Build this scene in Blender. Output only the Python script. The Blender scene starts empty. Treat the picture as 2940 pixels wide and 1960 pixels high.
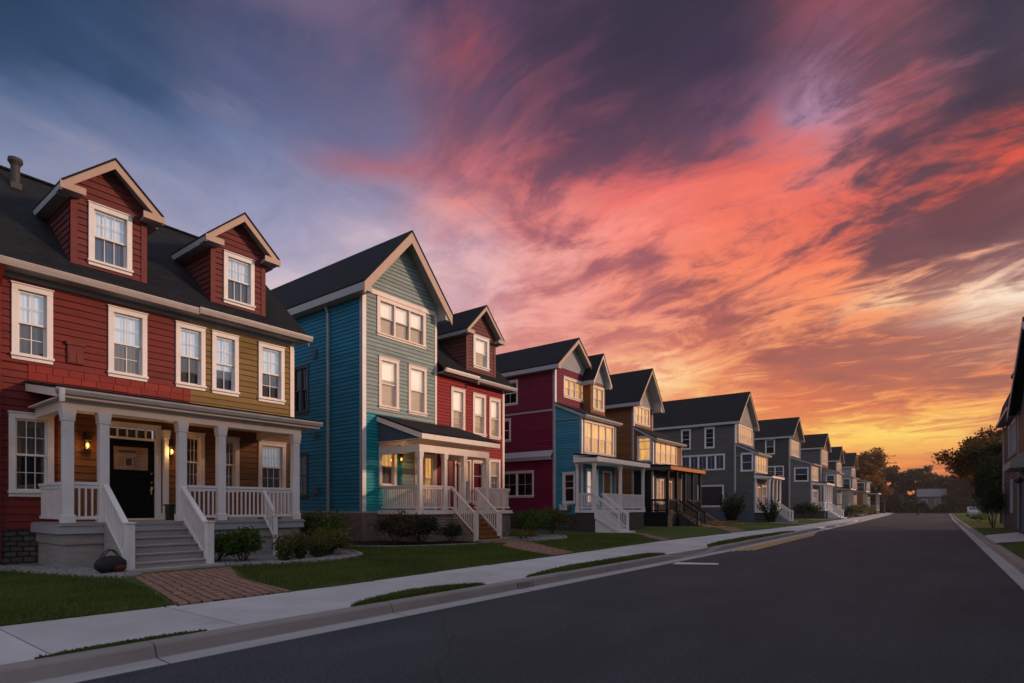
import bpy, math, random
from math import radians, sin, cos, pi
import numpy as np
from mathutils import Vector
random.seed(7)
SC=bpy.context.scene; COL=SC.collection
# ---------------------------------------------------------------- sky
# columns: azimuth (deg from +Y, clockwise) -> [(elevation deg, lit sRGB, dark sRGB, share of dark cloud)]
SKY = [
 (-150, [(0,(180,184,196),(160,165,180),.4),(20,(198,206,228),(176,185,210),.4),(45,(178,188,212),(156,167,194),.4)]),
 (-79, [(0,(170,150,165),(150,140,165),.5),(20,(164,162,186),(132,140,170),.5),(25.5,(158,154,176),(118,128,160),.45),(29.5,(124,126,156),(80,99,137),.5),(31,(62,80,114),(46,70,103),.5),(36,(38,60,90),(30,51,78),.5)]),
 (-70.8,[(0,(190,160,170),(160,145,165),.5),(22,(174,168,190),(142,146,176),.5),(27,(162,156,180),(122,130,163),.45),(31,(126,126,158),(82,100,138),.5),(32,(74,90,124),(54,76,111),.5),(37,(52,68,99),(37,58,88),.5)]),
 (-60.8,[(0,(220,175,175),(190,160,170),.5),(19,(224,200,204),(184,170,190),.5),(25,(196,182,198),(152,150,180),.5),(30,(154,146,176),(112,122,158),.5),(33,(108,106,140),(74,86,124),.5),(39,(112,98,126),(58,66,98),.5)]),
 (-51.1,[(0,(245,190,170),(215,170,170),.5),(19,(240,210,208),(206,184,196),.5),(24.5,(216,190,200),(178,164,186),.5),(28,(160,146,172),(132,128,160),.5),(29.5,(178,112,124),(150,104,126),.5),(31.5,(118,112,146),(108,104,138),.5),(36,(118,98,126),(84,84,116),.5),(41,(116,92,120),(70,68,100),.5)]),
 (-42.7,[(0,(250,180,150),(225,165,160),.5),(16,(244,190,180),(214,164,166),.44),(20,(244,192,186),(206,162,170),.44),(24,(230,176,178),(178,142,160),.46),(27.5,(240,150,140),(176,120,134),.45),(30,(196,108,114),(132,84,104),.5),(34,(140,84,100),(104,74,98),.6),(38,(158,80,92),(88,65,92),.62),(42,(120,70,90),(74,60,88),.65)]),
 (-34,[(0,(250,180,130),(225,150,130),.4),(12,(244,164,134),(224,138,122),.4),(16,(246,166,146),(214,134,124),.4),(20,(244,160,148),(196,118,118),.4),(23.5,(244,164,154),(180,106,112),.36),(26.5,(240,136,128),(156,88,100),.36),(29.5,(214,106,106),(120,74,92),.5),(33,(128,74,92),(84,58,80),.66),(38,(108,66,88),(70,53,74),.66),(42,(92,60,82),(62,49,70),.66)]),
 (-25.5,[(0,(250,180,100),(230,140,90),.4),(8,(248,172,112),(226,132,98),.4),(12,(254,214,158),(240,160,118),.3),(14.5,(246,166,124),(214,126,106),.4),(18,(246,150,122),(188,106,102),.42),(21,(248,142,116),(176,98,100),.42),(24.5,(246,136,120),(156,88,96),.32),(27.5,(238,112,102),(134,78,92),.38),(30,(190,92,98),(110,70,88),.55),(34,(108,70,90),(76,54,74),.66),(38,(78,56,76),(57,45,65),.66),(42,(64,50,70),(54,46,64),.6)]),
 (-17.5,[(0,(250,170,80),(230,130,70),.4),(7,(250,170,96),(232,130,84),.4),(11,(250,184,112),(236,142,94),.4),(14,(248,160,108),(214,116,90),.4),(18,(248,142,104),(164,88,84),.5),(21.5,(250,132,96),(142,80,80),.36),(25.5,(244,118,94),(150,82,86),.30),(29,(214,98,92),(128,74,86),.42),(32.5,(124,80,104),(96,66,88),.55),(36,(74,56,78),(62,48,70),.6),(42,(62,50,70),(54,44,62),.6)]),
 (-10.2,[(0,(240,130,60),(210,95,50),.4),(4,(252,170,84),(224,122,70),.4),(6.5,(255,208,98),(238,152,80),.3),(9.5,(252,164,88),(222,116,74),.4),(13.5,(248,146,90),(168,92,78),.5),(17,(252,150,98),(150,84,78),.36),(20.5,(250,126,88),(126,74,76),.42),(24.5,(234,106,86),(120,72,80),.42),(28.5,(210,118,120),(124,78,92),.4),(31.5,(184,138,164),(128,96,124),.4),(35,(130,84,104),(84,60,80),.5),(38.5,(150,76,86),(90,62,78),.5),(45,(90,60,78),(60,48,66),.6)]),
 (-3.7,[(0,(222,112,54),(190,88,48),.4),(2.5,(228,124,62),(206,108,60),.4),(4,(240,150,74),(222,128,66),.4),(6,(255,216,100),(246,178,84),.3),(8.5,(248,158,84),(214,116,72),.45),(11.5,(240,138,88),(170,96,78),.5),(14,(238,140,96),(164,96,82),.5),(16.5,(254,204,156),(190,120,98),.34),(19.5,(232,120,92),(114,70,72),.68),(23,(236,100,76),(108,66,72),.46),(27,(160,80,82),(84,56,70),.66),(31,(176,92,98),(112,72,84),.5),(36.5,(140,76,88),(96,66,80),.5),(45,(80,56,72),(60,48,64),.6)]),
 (3.9,[(0,(205,106,58),(180,90,54),.4),(3,(202,118,74),(186,104,70),.5),(5,(232,150,80),(200,120,72),.4),(7.5,(244,166,90),(190,110,78),.4),(10,(226,128,82),(158,92,76),.5),(13,(240,186,148),(168,108,92),.45),(15.5,(255,232,204),(210,160,140),.22),(18,(214,156,138),(140,96,92),.52),(20.5,(150,90,84),(106,66,70),.74),(23,(226,88,62),(110,62,66),.42),(26,(214,80,60),(98,58,64),.46),(29,(90,60,72),(66,48,62),.6),(32,(100,86,110),(64,52,68),.5),(36,(70,58,76),(52,44,60),.6)]),
 (32,[(0,(250,180,120),(225,150,110),.4),(10,(255,222,180),(240,190,150),.4),(25,(235,185,165),(200,155,150),.5),(45,(140,115,140),(110,95,120),.5)]),
 (62,[(0,(225,185,170),(200,170,170),.4),(14,(205,212,228),(180,190,215),.4),(30,(175,190,222),(150,165,205),.5),(45,(130,135,170),(105,110,150),.5)]),
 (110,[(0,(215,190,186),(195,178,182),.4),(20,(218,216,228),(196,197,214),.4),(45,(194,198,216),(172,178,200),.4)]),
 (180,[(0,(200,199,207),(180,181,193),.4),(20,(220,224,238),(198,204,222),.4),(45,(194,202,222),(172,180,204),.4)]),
]
def lin(c):
    c=c/255.0
    return c/12.92 if c<=.04045 else ((c+.055)/1.055)**2.4
class NT:
    """small helper to write node trees"""
    def __init__(s,tree): s.t=tree; s.n=tree.nodes; s.l=tree.links
    def add(s,typ,ins=(),**props):
        n=s.n.new(typ)
        for k,v in props.items(): setattr(n,k,v)
        items=ins.items() if isinstance(ins,dict) else enumerate(ins)
        for k,v in items:
            if v is None: continue
            if hasattr(v,'is_linked') or isinstance(v,bpy.types.NodeSocket): s.l.new(v,n.inputs[k])
            else: n.inputs[k].default_value=v
        return n
    def m(s,op,*a,clamp=False): return s.add('ShaderNodeMath',a,operation=op,use_clamp=clamp).outputs[0]
    def mr(s,v,a,b,c=0.,d=1.,smooth=True):
        return s.add('ShaderNodeMapRange',(v,a,b,c,d),interpolation_type='SMOOTHSTEP' if smooth else 'LINEAR').outputs[0]
    def mix(s,f,a,b,blend='MIX'):
        n=s.add('ShaderNodeMix',data_type='RGBA',blend_type=blend)
        for i,v in ((0,f),(6,a),(7,b)):
            if isinstance(v,bpy.types.NodeSocket): s.l.new(v,n.inputs[i])
            else: n.inputs[i].default_value=v
        return n.outputs[2]
    def mixf(s,f,a,b):
        n=s.add('ShaderNodeMix',data_type='FLOAT')
        for i,v in ((0,f),(2,a),(3,b)):
            if isinstance(v,bpy.types.NodeSocket): s.l.new(v,n.inputs[i])
            else: n.inputs[i].default_value=v
        return n.outputs[0]
def build_sky(strength=1.0, sun_az=42, sun_el=14):
    w=bpy.data.worlds.new('World'); bpy.context.scene.world=w; w.use_nodes=True
    T=NT(w.node_tree); T.n.clear()
    D=T.add('ShaderNodeNewGeometry').outputs['Incoming']
    D=T.add('ShaderNodeVectorMath',(D,(-1,-1,-1)),operation='MULTIPLY').outputs[0]
    # cloud layer seen from below: the direction projected on a flat layer overhead
    sep=T.add('ShaderNodeSeparateXYZ',(D,)).outputs
    zc=T.m('ADD',T.m('MAXIMUM',sep[2],0.0),.10)
    px=T.m('DIVIDE',sep[0],zc); py=T.m('DIVIDE',sep[1],zc)
    P=T.add('ShaderNodeCombineXYZ',(px,py,0.)).outputs[0]
    def streak(rot,sx,sy,scale,detail,rough,dist,off):
        v=T.add('ShaderNodeMapping',{0:P,1:off,2:(0,0,math.radians(rot)),3:(sx,sy,1)},vector_type='TEXTURE')
        return T.add('ShaderNodeTexNoise',{'Vector':v.outputs[0],'Scale':scale,'Detail':detail,'Roughness':rough,'Distortion':dist}).outputs[0]
    az0=T.m('MULTIPLY',T.m('ARCTAN2',sep[0],sep[1]),180/math.pi)
    el0=T.m('MULTIPLY',T.m('ARCSINE',sep[2]),180/math.pi)
    n1=streak(4,1.0,3.0,1.5,8,.58,.6,(0,2,0))     # streaks along the street direction (left half)
    n2=streak(-10,1.45,1.0,3.3,10,.60,1.0,(3,1,0))  # banks lying across (right half)
    nb=streak(-12,1.5,1.0,1.4,6,.56,.7,(7,4,2))     # big shapes
    side=T.mr(az0,-66,-18)
    n=T.mixf(side,n1,n2)
    # wind-drawn edges: shift the colour bands with the big shapes
    az=T.m('ADD',az0,T.m('MULTIPLY',T.m('SUBTRACT',nb,.5),9.))
    az=T.m('ADD',az,T.m('MULTIPLY',T.m('SUBTRACT',n,.5),T.mr(az0,-60,-40,0.,14.)))
    el=T.m('ADD',el0,T.m('MULTIPLY',T.m('SUBTRACT',n,.5),T.mr(el0,2,25,2.,7.)))
    e01=T.m('DIVIDE',el,90.)
    def ramp(stops):
        r=T.add('ShaderNodeValToRGB',(e01,)); cr=r.color_ramp; cr.interpolation='LINEAR'
        while len(cr.elements)<len(stops): cr.elements.new(.5)
        for e,(p,c,a) in zip(cr.elements,stops): e.position=p
        for e,(p,c,a) in zip(sorted(cr.elements,key=lambda e:e.position),stops):
            e.position=p; e.color=(lin(c[0]),lin(c[1]),lin(c[2]),a)
        return r.outputs
    lit=drk=cov=None
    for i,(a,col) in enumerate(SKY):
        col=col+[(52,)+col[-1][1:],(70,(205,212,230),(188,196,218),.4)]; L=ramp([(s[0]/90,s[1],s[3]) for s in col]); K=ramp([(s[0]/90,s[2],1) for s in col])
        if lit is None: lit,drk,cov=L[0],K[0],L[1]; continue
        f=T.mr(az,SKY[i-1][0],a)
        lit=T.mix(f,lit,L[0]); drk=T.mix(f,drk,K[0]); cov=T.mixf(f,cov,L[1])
    # fine rippled texture of the cloud sheet
    v=T.add('ShaderNodeMapping',{0:P,1:(1,5,3),2:(0,0,math.radians(-16)),3:(1.8,1,1)},vector_type='TEXTURE')
    nf=T.add('ShaderNodeTexNoise',{'Vector':v.outputs[0],'Scale':11,'Detail':10,'Roughness':.66,'Distortion':.6}).outputs[0]
    c_=lambda q,k: T.m('MULTIPLY',T.m('SUBTRACT',q,.5),k)
    dens=T.m('ADD',T.m('ADD',c_(n,.75),c_(nb,.55)),c_(nf,T.mixf(side,.22,.46)))
    mask=T.mr(T.m('ADD',dens,T.m('MULTIPLY',T.m('SUBTRACT',cov,.38),.45)),-.11,.11)
    col=T.mix(mask,lit,drk)
    # grain of the sheet: small value changes
    col=T.mix(1.0,col,T.add('ShaderNodeCombineXYZ',(T.mr(nf,.3,.7,.90,1.10,False),)*3).outputs[0],'MULTIPLY')
    col=T.mix(T.mr(sep[2],-.02,.0),(.05,.04,.04,1),col)
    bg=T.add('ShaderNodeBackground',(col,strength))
    # the clear air behind the clouds
    ns=T.add('ShaderNodeTexSky',sky_type='NISHITA',sun_disc=False,sun_elevation=math.radians(sun_el),sun_rotation=math.radians(sun_az))
    b2=T.add('ShaderNodeBackground',(ns.outputs[0],.006))
    ad=T.add('ShaderNodeAddShader',(bg.outputs[0],b2.outputs[0]))
    o=T.add('ShaderNodeOutputWorld'); T.l.new(ad.outputs[0],o.inputs[0])
# ---------------------------------------------------------------- building helpers
LOC={}                                     # world position of every object's origin
class MB:
    """collects shapes in world coordinates; build() links them as ONE mesh object"""
    def __init__(s): s.v=[]; s.f=[]; s.mi=[]
    def poly(s,pts,mi=0):
        i=len(s.v); s.v+=[tuple(p) for p in pts]; s.f.append(tuple(range(i,i+len(pts)))); s.mi.append(mi)
    def hexa(s,p,mi=0):                    # 8 corners: bottom ring then top ring
        i=len(s.v); s.v+=[tuple(q) for q in p]
        for a in ((0,3,2,1),(4,5,6,7),(0,1,5,4),(1,2,6,5),(2,3,7,6),(3,0,4,7)):
            s.f.append(tuple(i+k for k in a)); s.mi.append(mi)
    def box(s,x0,x1,y0,y1,z0,z1,mi=0):
        s.hexa([(x0,y0,z0),(x1,y0,z0),(x1,y1,z0),(x0,y1,z0),(x0,y0,z1),(x1,y0,z1),(x1,y1,z1),(x0,y1,z1)],mi)
    def fbox(s,m,u0,u1,v0,v1,w0,w1,mi=0):  # box in facade coordinates
        s.hexa([m(u0,v0,w0),m(u1,v0,w0),m(u1,v0,w1),m(u0,v0,w1),m(u0,v1,w0),m(u1,v1,w0),m(u1,v1,w1),m(u0,v1,w1)],mi)
    def extr(s,pts,vec,mi=0):              # prism: planar outline pushed along vec
        n=len(pts); i=len(s.v); a=[Vector(p) for p in pts]; d=Vector(vec)
        s.v+=[tuple(p) for p in a]+[tuple(p+d) for p in a]
        s.f.append(tuple(range(i,i+n))[::-1]); s.f.append(tuple(range(i+n,i+2*n))); s.mi+=[mi,mi]
        for k in range(n):
            s.f.append((i+k,i+(k+1)%n,i+n+(k+1)%n,i+n+k)); s.mi.append(mi)
    def beam(s,p,q,w,h,mi=0):              # box from p to q, w wide, h high (vertical ends)
        p,q=Vector(p),Vector(q); d=q-p
        side=Vector((-d.y,d.x,0)); side=(side.normalized() if side.length>1e-6 else Vector((1,0,0)))*w/2
        up=Vector((0,0,h/2)) if abs(d.z)<.95*d.length else Vector((d.y,-d.x,0))
        if abs(d.z)>=.95*d.length: side=Vector((w/2,0,0)); up=Vector((0,h/2,0))
        s.hexa([p-side-up,q-side-up,q+side-up,p+side-up,p-side+up,q-side+up,q+side+up,p+side+up],mi)
    def cyl(s,p,q,r0,r1,n=10,mi=0,cap=True):
        p,q=Vector(p),Vector(q); z=(q-p).normalized(); x=z.orthogonal().normalized(); y=z.cross(x)
        i=len(s.v)
        for c,r in ((p,r0),(q,r1)):
            for k in range(n):
                a=2*pi*k/n; s.v.append(tuple(c+x*r*cos(a)+y*r*sin(a)))
        for k in range(n):
            s.f.append((i+k,i+(k+1)%n,i+n+(k+1)%n,i+n+k)); s.mi.append(mi)
        if cap:
            s.f.append(tuple(range(i,i+n))[::-1]); s.f.append(tuple(range(i+n,i+2*n))); s.mi+=[mi,mi]
    def ball(s,c,rx,ry,rz,n=10,mi=0,rough=0):
        i=len(s.v); m=n//2+1
        for a in range(m+1):
            t=pi*a/m
            for b in range(n):
                f=2*pi*b/n; k=1+random.uniform(-rough,rough)
                s.v.append((c[0]+rx*k*sin(t)*cos(f),c[1]+ry*k*sin(t)*sin(f),c[2]+rz*k*cos(t)))
        for a in range(m):
            for b in range(n):
                s.f.append((i+a*n+b,i+(a+1)*n+b,i+(a+1)*n+(b+1)%n,i+a*n+(b+1)%n)); s.mi.append(mi)
    def build(s,name,mat,parent=None,bevel=0,smooth=False):
        me=bpy.data.meshes.new(name); o0=LOC.get(parent.name,(0,0,0)) if parent else s.origin()
        me.from_pydata([(a-o0[0],b-o0[1],c-o0[2]) for a,b,c in s.v],[],s.f)
        for m in (mat if isinstance(mat,(list,tuple)) else [mat]): me.materials.append(m)
        me.polygons.foreach_set('material_index',s.mi)
        if smooth: me.polygons.foreach_set('use_smooth',[True]*len(s.f))
        me.update()
        return link(name,me,parent,o0,bevel)
    def origin(s):
        xs=list(zip(*s.v)); return ((min(xs[0])+max(xs[0]))/2,(min(xs[1])+max(xs[1]))/2,min(xs[2]))
def link(name,me,parent,o0,bevel=0):
    ob=bpy.data.objects.new(name,me); COL.objects.link(ob)
    if parent: ob.parent=parent
    else: ob.location=o0
    LOC[ob.name]=o0
    if bevel:
        b=ob.modifiers.new('bevel','BEVEL'); b.width=bevel; b.segments=1; b.limit_method='ANGLE'
    return ob
def thing(name,label,cat,loc,group=None):
    o=bpy.data.objects.new(name,None); COL.objects.link(o); o.location=loc; LOC[o.name]=tuple(loc); o.empty_display_size=.3
    return tag(o,label,cat,group)
def tag(o,label,cat=None,group=None,kind=None):
    o['label']=label
    if cat: o['category']=cat
    if group: o['group']=group
    if kind: o['kind']=kind
    return o
def east(x):  return lambda u,v,w:(x+w,u,v)     # wall facing the street (+X): u=Y, v=Z, w=outwards
def south(y): return lambda u,v,w:(u,y-w,v)     # wall facing the viewer (-Y): u=X
def west(x):  return lambda u,v,w:(x-w,u,v)
# ---------------------------------------------------------------- materials
def mat(name,col,rough=.6,vary=.12,scale=3.,bump=0.,bscale=60.,spec=.4,col2=None,stretch=(1,1,1),metal=0.,dirt=None):
    m=bpy.data.materials.new(name); m.use_nodes=True; T=NT(m.node_tree); b=T.n['Principled BSDF']
    tc=T.add('ShaderNodeTexCoord').outputs['Object']
    v=T.add('ShaderNodeMapping',{0:tc,3:stretch}).outputs[0]
    nz=T.add('ShaderNodeTexNoise',{'Vector':v,'Scale':scale,'Detail':6,'Roughness':.6}).outputs[0]
    c=tuple(col)+(1,)
    if col2: base=T.mix(T.mr(nz,.38,.62),c,tuple(col2)+(1,))
    else:
        k=T.mr(nz,.25,.75,1-vary,1+vary,False); base=T.mix(1.,c,T.add('ShaderNodeCombineXYZ',(k,k,k)).outputs[0],'MULTIPLY')
    if dirt:                                   # blotches of grime / wear
        n2=T.add('ShaderNodeTexNoise',{'Vector':v,'Scale':scale*.31,'Detail':8,'Roughness':.7}).outputs[0]
        base=T.mix(T.mr(n2,.52,.78,0,dirt[1]),base,tuple(dirt[0])+(1,))
    T.l.new(base,b.inputs['Base Color'])
    b.inputs['Roughness'].default_value=rough; b.inputs['Specular IOR Level'].default_value=spec; b.inputs['Metallic'].default_value=metal
    if bump:
        n3=T.add('ShaderNodeTexNoise',{'Vector':v,'Scale':bscale,'Detail':4,'Roughness':.6}).outputs[0]
        T.l.new(T.add('ShaderNodeBump',{'Strength':bump,'Distance':.02,'Height':n3}).outputs[0],b.inputs['Normal'])
    return m
def islands(m,a,b):          # every board / slab has its own slight tint
    T=NT(m.node_tree); bs=T.n['Principled BSDF']; src=bs.inputs['Base Color'].links[0].from_socket
    k=T.mr(T.add('ShaderNodeNewGeometry').outputs['Random Per Island'],0,1,a,b,False)
    T.l.new(T.mix(1.,src,T.add('ShaderNodeCombineXYZ',(k,k,k)).outputs[0],'MULTIPLY'),bs.inputs['Base Color']); return m
def emis(name,col,strength,vary=.35,scale=2.,stretch=(1,1,1),base=(.4,.3,.2)):
    m=bpy.data.materials.new(name); m.use_nodes=True; T=NT(m.node_tree); b=T.n['Principled BSDF']
    tc=T.add('ShaderNodeTexCoord').outputs['Object']
    v=T.add('ShaderNodeMapping',{0:tc,3:stretch}).outputs[0]
    nz=T.add('ShaderNodeTexNoise',{'Vector':v,'Scale':scale,'Detail':4,'Roughness':.6}).outputs[0]
    b.inputs['Base Color'].default_value=base+(1,); b.inputs['Roughness'].default_value=.8
    b.inputs['Emission Color'].default_value=tuple(col)+(1,)
    T.l.new(T.mr(nz,.3,.7,strength*(1-vary),strength*(1+vary),False),b.inputs['Emission Strength'])
    return m
def glass(name,tint=(.9,.95,1),refl=.06):
    m=bpy.data.materials.new(name); m.use_nodes=True; T=NT(m.node_tree); T.n.clear()
    fr=T.add('ShaderNodeFresnel',{'IOR':1.5}).outputs[0]
    tc=T.add('ShaderNodeTexCoord').outputs['Object']
    nz=T.add('ShaderNodeTexNoise',{'Vector':tc,'Scale':2.5,'Detail':1}).outputs[0]
    bp=T.add('ShaderNodeBump',{'Strength':.05,'Distance':.02,'Height':nz}).outputs[0]
    t=T.add('ShaderNodeBsdfTransparent',(tuple(tint)+(1,),)); g=T.add('ShaderNodeBsdfGlossy',{'Roughness':.02,'Normal':bp})
    mx=T.add('ShaderNodeMixShader',{0:T.m('ADD',fr,refl,clamp=True),1:t.outputs[0],2:g.outputs[0]})
    o=T.add('ShaderNodeOutputMaterial'); T.l.new(mx.outputs[0],o.inputs[0]); return m
def shingle(name,ax,col=(.0105,.0115,.0145),col2=(.0055,.006,.008)):
    m=bpy.data.materials.new(name); m.use_nodes=True; T=NT(m.node_tree); b=T.n['Principled BSDF']
    s=T.add('ShaderNodeSeparateXYZ',(T.add('ShaderNodeTexCoord').outputs['Object'],)).outputs
    v=T.add('ShaderNodeCombineXYZ',(s[ax],T.m('MULTIPLY',s[2],1.5),0.)).outputs[0]
    br=T.add('ShaderNodeTexBrick',{'Vector':v,'Color1':col+(1,),'Color2':col2+(1,),'Mortar':(.003,.003,.004,1),'Scale':1.,'Mortar Size':.012,'Brick Width':.42,'Row Height':.19})
    nz=T.add('ShaderNodeTexNoise',{'Vector':v,'Scale':2.2,'Detail':7,'Roughness':.65}).outputs[0]
    k=T.mr(nz,.3,.7,.7,1.4,False)
    T.l.new(T.mix(1.,br.outputs[0],T.add('ShaderNodeCombineXYZ',(k,k,k)).outputs[0],'MULTIPLY'),b.inputs['Base Color'])
    b.inputs['Roughness'].default_value=.85; b.inputs['Specular IOR Level'].default_value=.25
    T.l.new(T.add('ShaderNodeBump',{'Strength':.6,'Distance':.03,'Height':T.m('SUBTRACT',T.m('MULTIPLY',nz,.5),br.outputs[1])}).outputs[0],b.inputs['Normal'])
    return m
def masonry(name,c1,c2,mort,bw,rh,axes=(1,2),size=.014,bump=.7,rot=0,warp=.03):
    m=bpy.data.materials.new(name); m.use_nodes=True; T=NT(m.node_tree); b=T.n['Principled BSDF']
    tc=T.add('ShaderNodeTexCoord').outputs['Object']
    wn=T.add('ShaderNodeTexNoise',{'Vector':tc,'Scale':3.,'Detail':2}).outputs[1]
    tc=T.add('ShaderNodeVectorMath',{0:wn,1:(warp,warp,warp),2:tc},operation='MULTIPLY_ADD').outputs[0]
    s=T.add('ShaderNodeSeparateXYZ',(tc,)).outputs
    a=s[axes[0]] if axes[0]<3 else T.m('ADD',s[0],s[1])
    v=T.add('ShaderNodeMapping',{0:T.add('ShaderNodeCombineXYZ',(a,s[axes[1]],0.)).outputs[0],2:(0,0,radians(rot))}).outputs[0]
    br=T.add('ShaderNodeTexBrick',{'Vector':v,'Color1':c1+(1,),'Color2':c2+(1,),'Mortar':mort+(1,),'Scale':1.,'Mortar Size':size,'Mortar Smooth':.3,'Brick Width':bw,'Row Height':rh})
    nz=T.add('ShaderNodeTexNoise',{'Vector':tc,'Scale':6.,'Detail':8,'Roughness':.7}).outputs[0]
    k=T.mr(nz,.25,.75,.65,1.3,False)
    T.l.new(T.mix(1.,br.outputs[0],T.add('ShaderNodeCombineXYZ',(k,k,k)).outputs[0],'MULTIPLY'),b.inputs['Base Color'])
    b.inputs['Roughness'].default_value=.85; b.inputs['Specular IOR Level'].default_value=.3
    T.l.new(T.add('ShaderNodeBump',{'Strength':bump,'Distance':.02,'Height':T.m('SUBTRACT',T.m('MULTIPLY',nz,.7),br.outputs[1])}).outputs[0],b.inputs['Normal'])
    return m
def leafmat(name,c1,c2,scale=1.2):
    m=bpy.data.materials.new(name); m.use_nodes=True; T=NT(m.node_tree); b=T.n['Principled BSDF']
    rnd=T.add('ShaderNodeNewGeometry').outputs['Random Per Island']
    nz=T.add('ShaderNodeTexNoise',{'Vector':T.add('ShaderNodeTexCoord').outputs['Object'],'Scale':scale,'Detail':3}).outputs[0]
    f=T.m('ADD',T.m('MULTIPLY',rnd,.6),T.m('MULTIPLY',T.mr(nz,.35,.65),.4))
    T.l.new(T.mix(f,c1+(1,),c2+(1,)),b.inputs['Base Color'])
    b.inputs['Roughness'].default_value=.55; b.inputs['Specular IOR Level'].default_value=.3
    tr=T.add('ShaderNodeBsdfTranslucent',(T.mix(1.,T.mix(f,c1+(1,),c2+(1,)),(1.9,1.5,.8,1),'MULTIPLY'),)); o=T.n['Material Output']
    T.l.new(T.add('ShaderNodeMixShader',{0:.42,1:b.outputs[0],2:tr.outputs[0]}).outputs[0],o.inputs[0])
    return m
def paint(name,c,dirt=.5,**k):
    d=tuple(x*.55+.01 for x in c)
    m=mat(name,c,rough=k.pop('rough',.6),spec=.22,vary=.22,scale=2.2,stretch=k.pop('stretch',(1,1,6)),bump=.12,bscale=25,dirt=(d,dirt),**k)
    return islands(m,.84,1.10)
M=dict(
 red=paint('red_paint',(.145,.016,.012)), band=paint('light_lifted_red_shingles',(.215,.019,.013)), olive=paint('olive_paint',(.195,.118,.030)), tan=paint('tan_paint',(.20,.082,.028)),
 dormred=paint('dull_red_paint',(.135,.026,.023)), teal=paint('deep_teal_paint',(.004,.165,.285)), sage=paint('sage_paint',(.24,.30,.285)), aqua=paint('aqua_paint',(.006,.27,.30)),
 scarlet=paint('scarlet_paint',(.26,.005,.010)), brownred=paint('brown_red_paint',(.14,.040,.034)), crimson=paint('crimson_paint',(.155,.003,.032)), blue=paint('sky_blue_paint',(.036,.22,.315)),
 rust=paint('rust_brown_paint',(.20,.075,.02)), grey=paint('grey_paint',(.125,.115,.108)), dark=paint('charcoal_paint',(.050,.047,.046)), slate=paint('slate_blue_paint',(.065,.083,.115)),
 wood=paint('orange_wood',(.42,.17,.05)), black=paint('black_paint',(.008,.008,.009)), greyhouse=paint('dark_grey_paint',(.088,.082,.079)), stonegrey=paint('warm_grey_paint',(.30,.27,.25)),
 trim=mat('white_trim',(.70,.66,.64),rough=.5,vary=.08,scale=3,bump=.06,bscale=30,dirt=((.42,.37,.34),.5)),
 peach=mat('cream_trim',(.72,.60,.52),rough=.5,vary=.08,scale=3,bump=.06,bscale=30,dirt=((.45,.36,.3),.5)),
 tantrim=mat('tan_trim',(.39,.265,.20),rough=.5,vary=.1,scale=3,bump=.06,bscale=30,dirt=((.36,.26,.2),.5)),
 greytrim=mat('grey_trim',(.33,.325,.34),rough=.5,vary=.1,scale=3,dirt=((.25,.25,.26),.5)),
 soffit=mat('soffit',(.34,.33,.33),rough=.7,vary=.1), deckgrey=mat('deck_boards',(.30,.27,.255),rough=.65,vary=.18,scale=2.5,stretch=(1,.25,1),bump=.15,bscale=20,dirt=((.16,.14,.13),.6)),
 metal=mat('galvanised_gutter',(.36,.32,.30),rough=.45,vary=.12,scale=4,spec=.5), 
 roofy=shingle('dark_shingles',1), roofx=shingle('dark_shingles_across',0),
 stone=masonry('rough_stone',(.11,.095,.085),(.06,.052,.048),(.02,.018,.016),.24,.12,size=.02,warp=.09), tanstone=masonry('tan_stone',(.30,.21,.15),(.20,.145,.11),(.12,.09,.07),.30,.11,size=.012),
 brick=masonry('foundation_brick',(.27,.18,.13),(.17,.12,.1),(.1,.08,.07),.22,.075,axes=(3,2),size=.01),
 door=mat('black_door',(.0045,.0045,.005),rough=.5,vary=.1,spec=.06), reddoor=mat('red_door',(.20,.010,.012),rough=.4,vary=.1),
 brass=mat('door_brass',(.75,.62,.42),rough=.25,metal=1.), iron=mat('black_iron',(.012,.012,.013),rough=.45),
 glass=glass('window_glass',refl=.10), sideglass=glass('side_window_glass',refl=0.), 
 sheer=emis('glowing_sheer_curtain',(.72,.86,1),.13,.25,9,(1,6,.3),base=(.75,.80,.85)), darkcurt=mat('grey_screen',(.085,.085,.095),rough=.9,vary=.3,scale=9,stretch=(1,6,.4)),  # sheer curtain given a faint blue glow in place of sky reflected in panes
 dim=mat('dark_room',(.02,.02,.024),rough=.9,vary=.3), taupe=mat('taupe_curtain',(.24,.21,.18),rough=.9,vary=.2,scale=9,stretch=(1,6,.3)), blueshade=mat('blue_shade',(.10,.13,.19),rough=.8,vary=.2),
 shade=emis('glowing_cream_blind',(1,.74,.55),.60,.12,.8,base=(.75,.62,.52)), shadelow=emis('glowing_tan_blind',(1,.60,.33),.20,.25,1.5,base=(.5,.36,.24)),  # blinds glow; on teal and scarlet fronts in place of mirrored low sun
 glow=emis('lit_yellow_curtain',(1,.48,.13),.75,.45,2.5,(1,3,.4)), glowlow=emis('lit_amber_curtain',(1,.48,.13),.55,.5,3,(1,4,.4)), amber=emis('amber_room',(1,.36,.06),.42,.6,3,(1,4,.4),base=(.3,.14,.04)),
 bulb=emis('lamp_bulb',(1,.42,.085),3.0,.05), lampglass=glass('lamp_glass',(1,.85,.6)),
)
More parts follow.
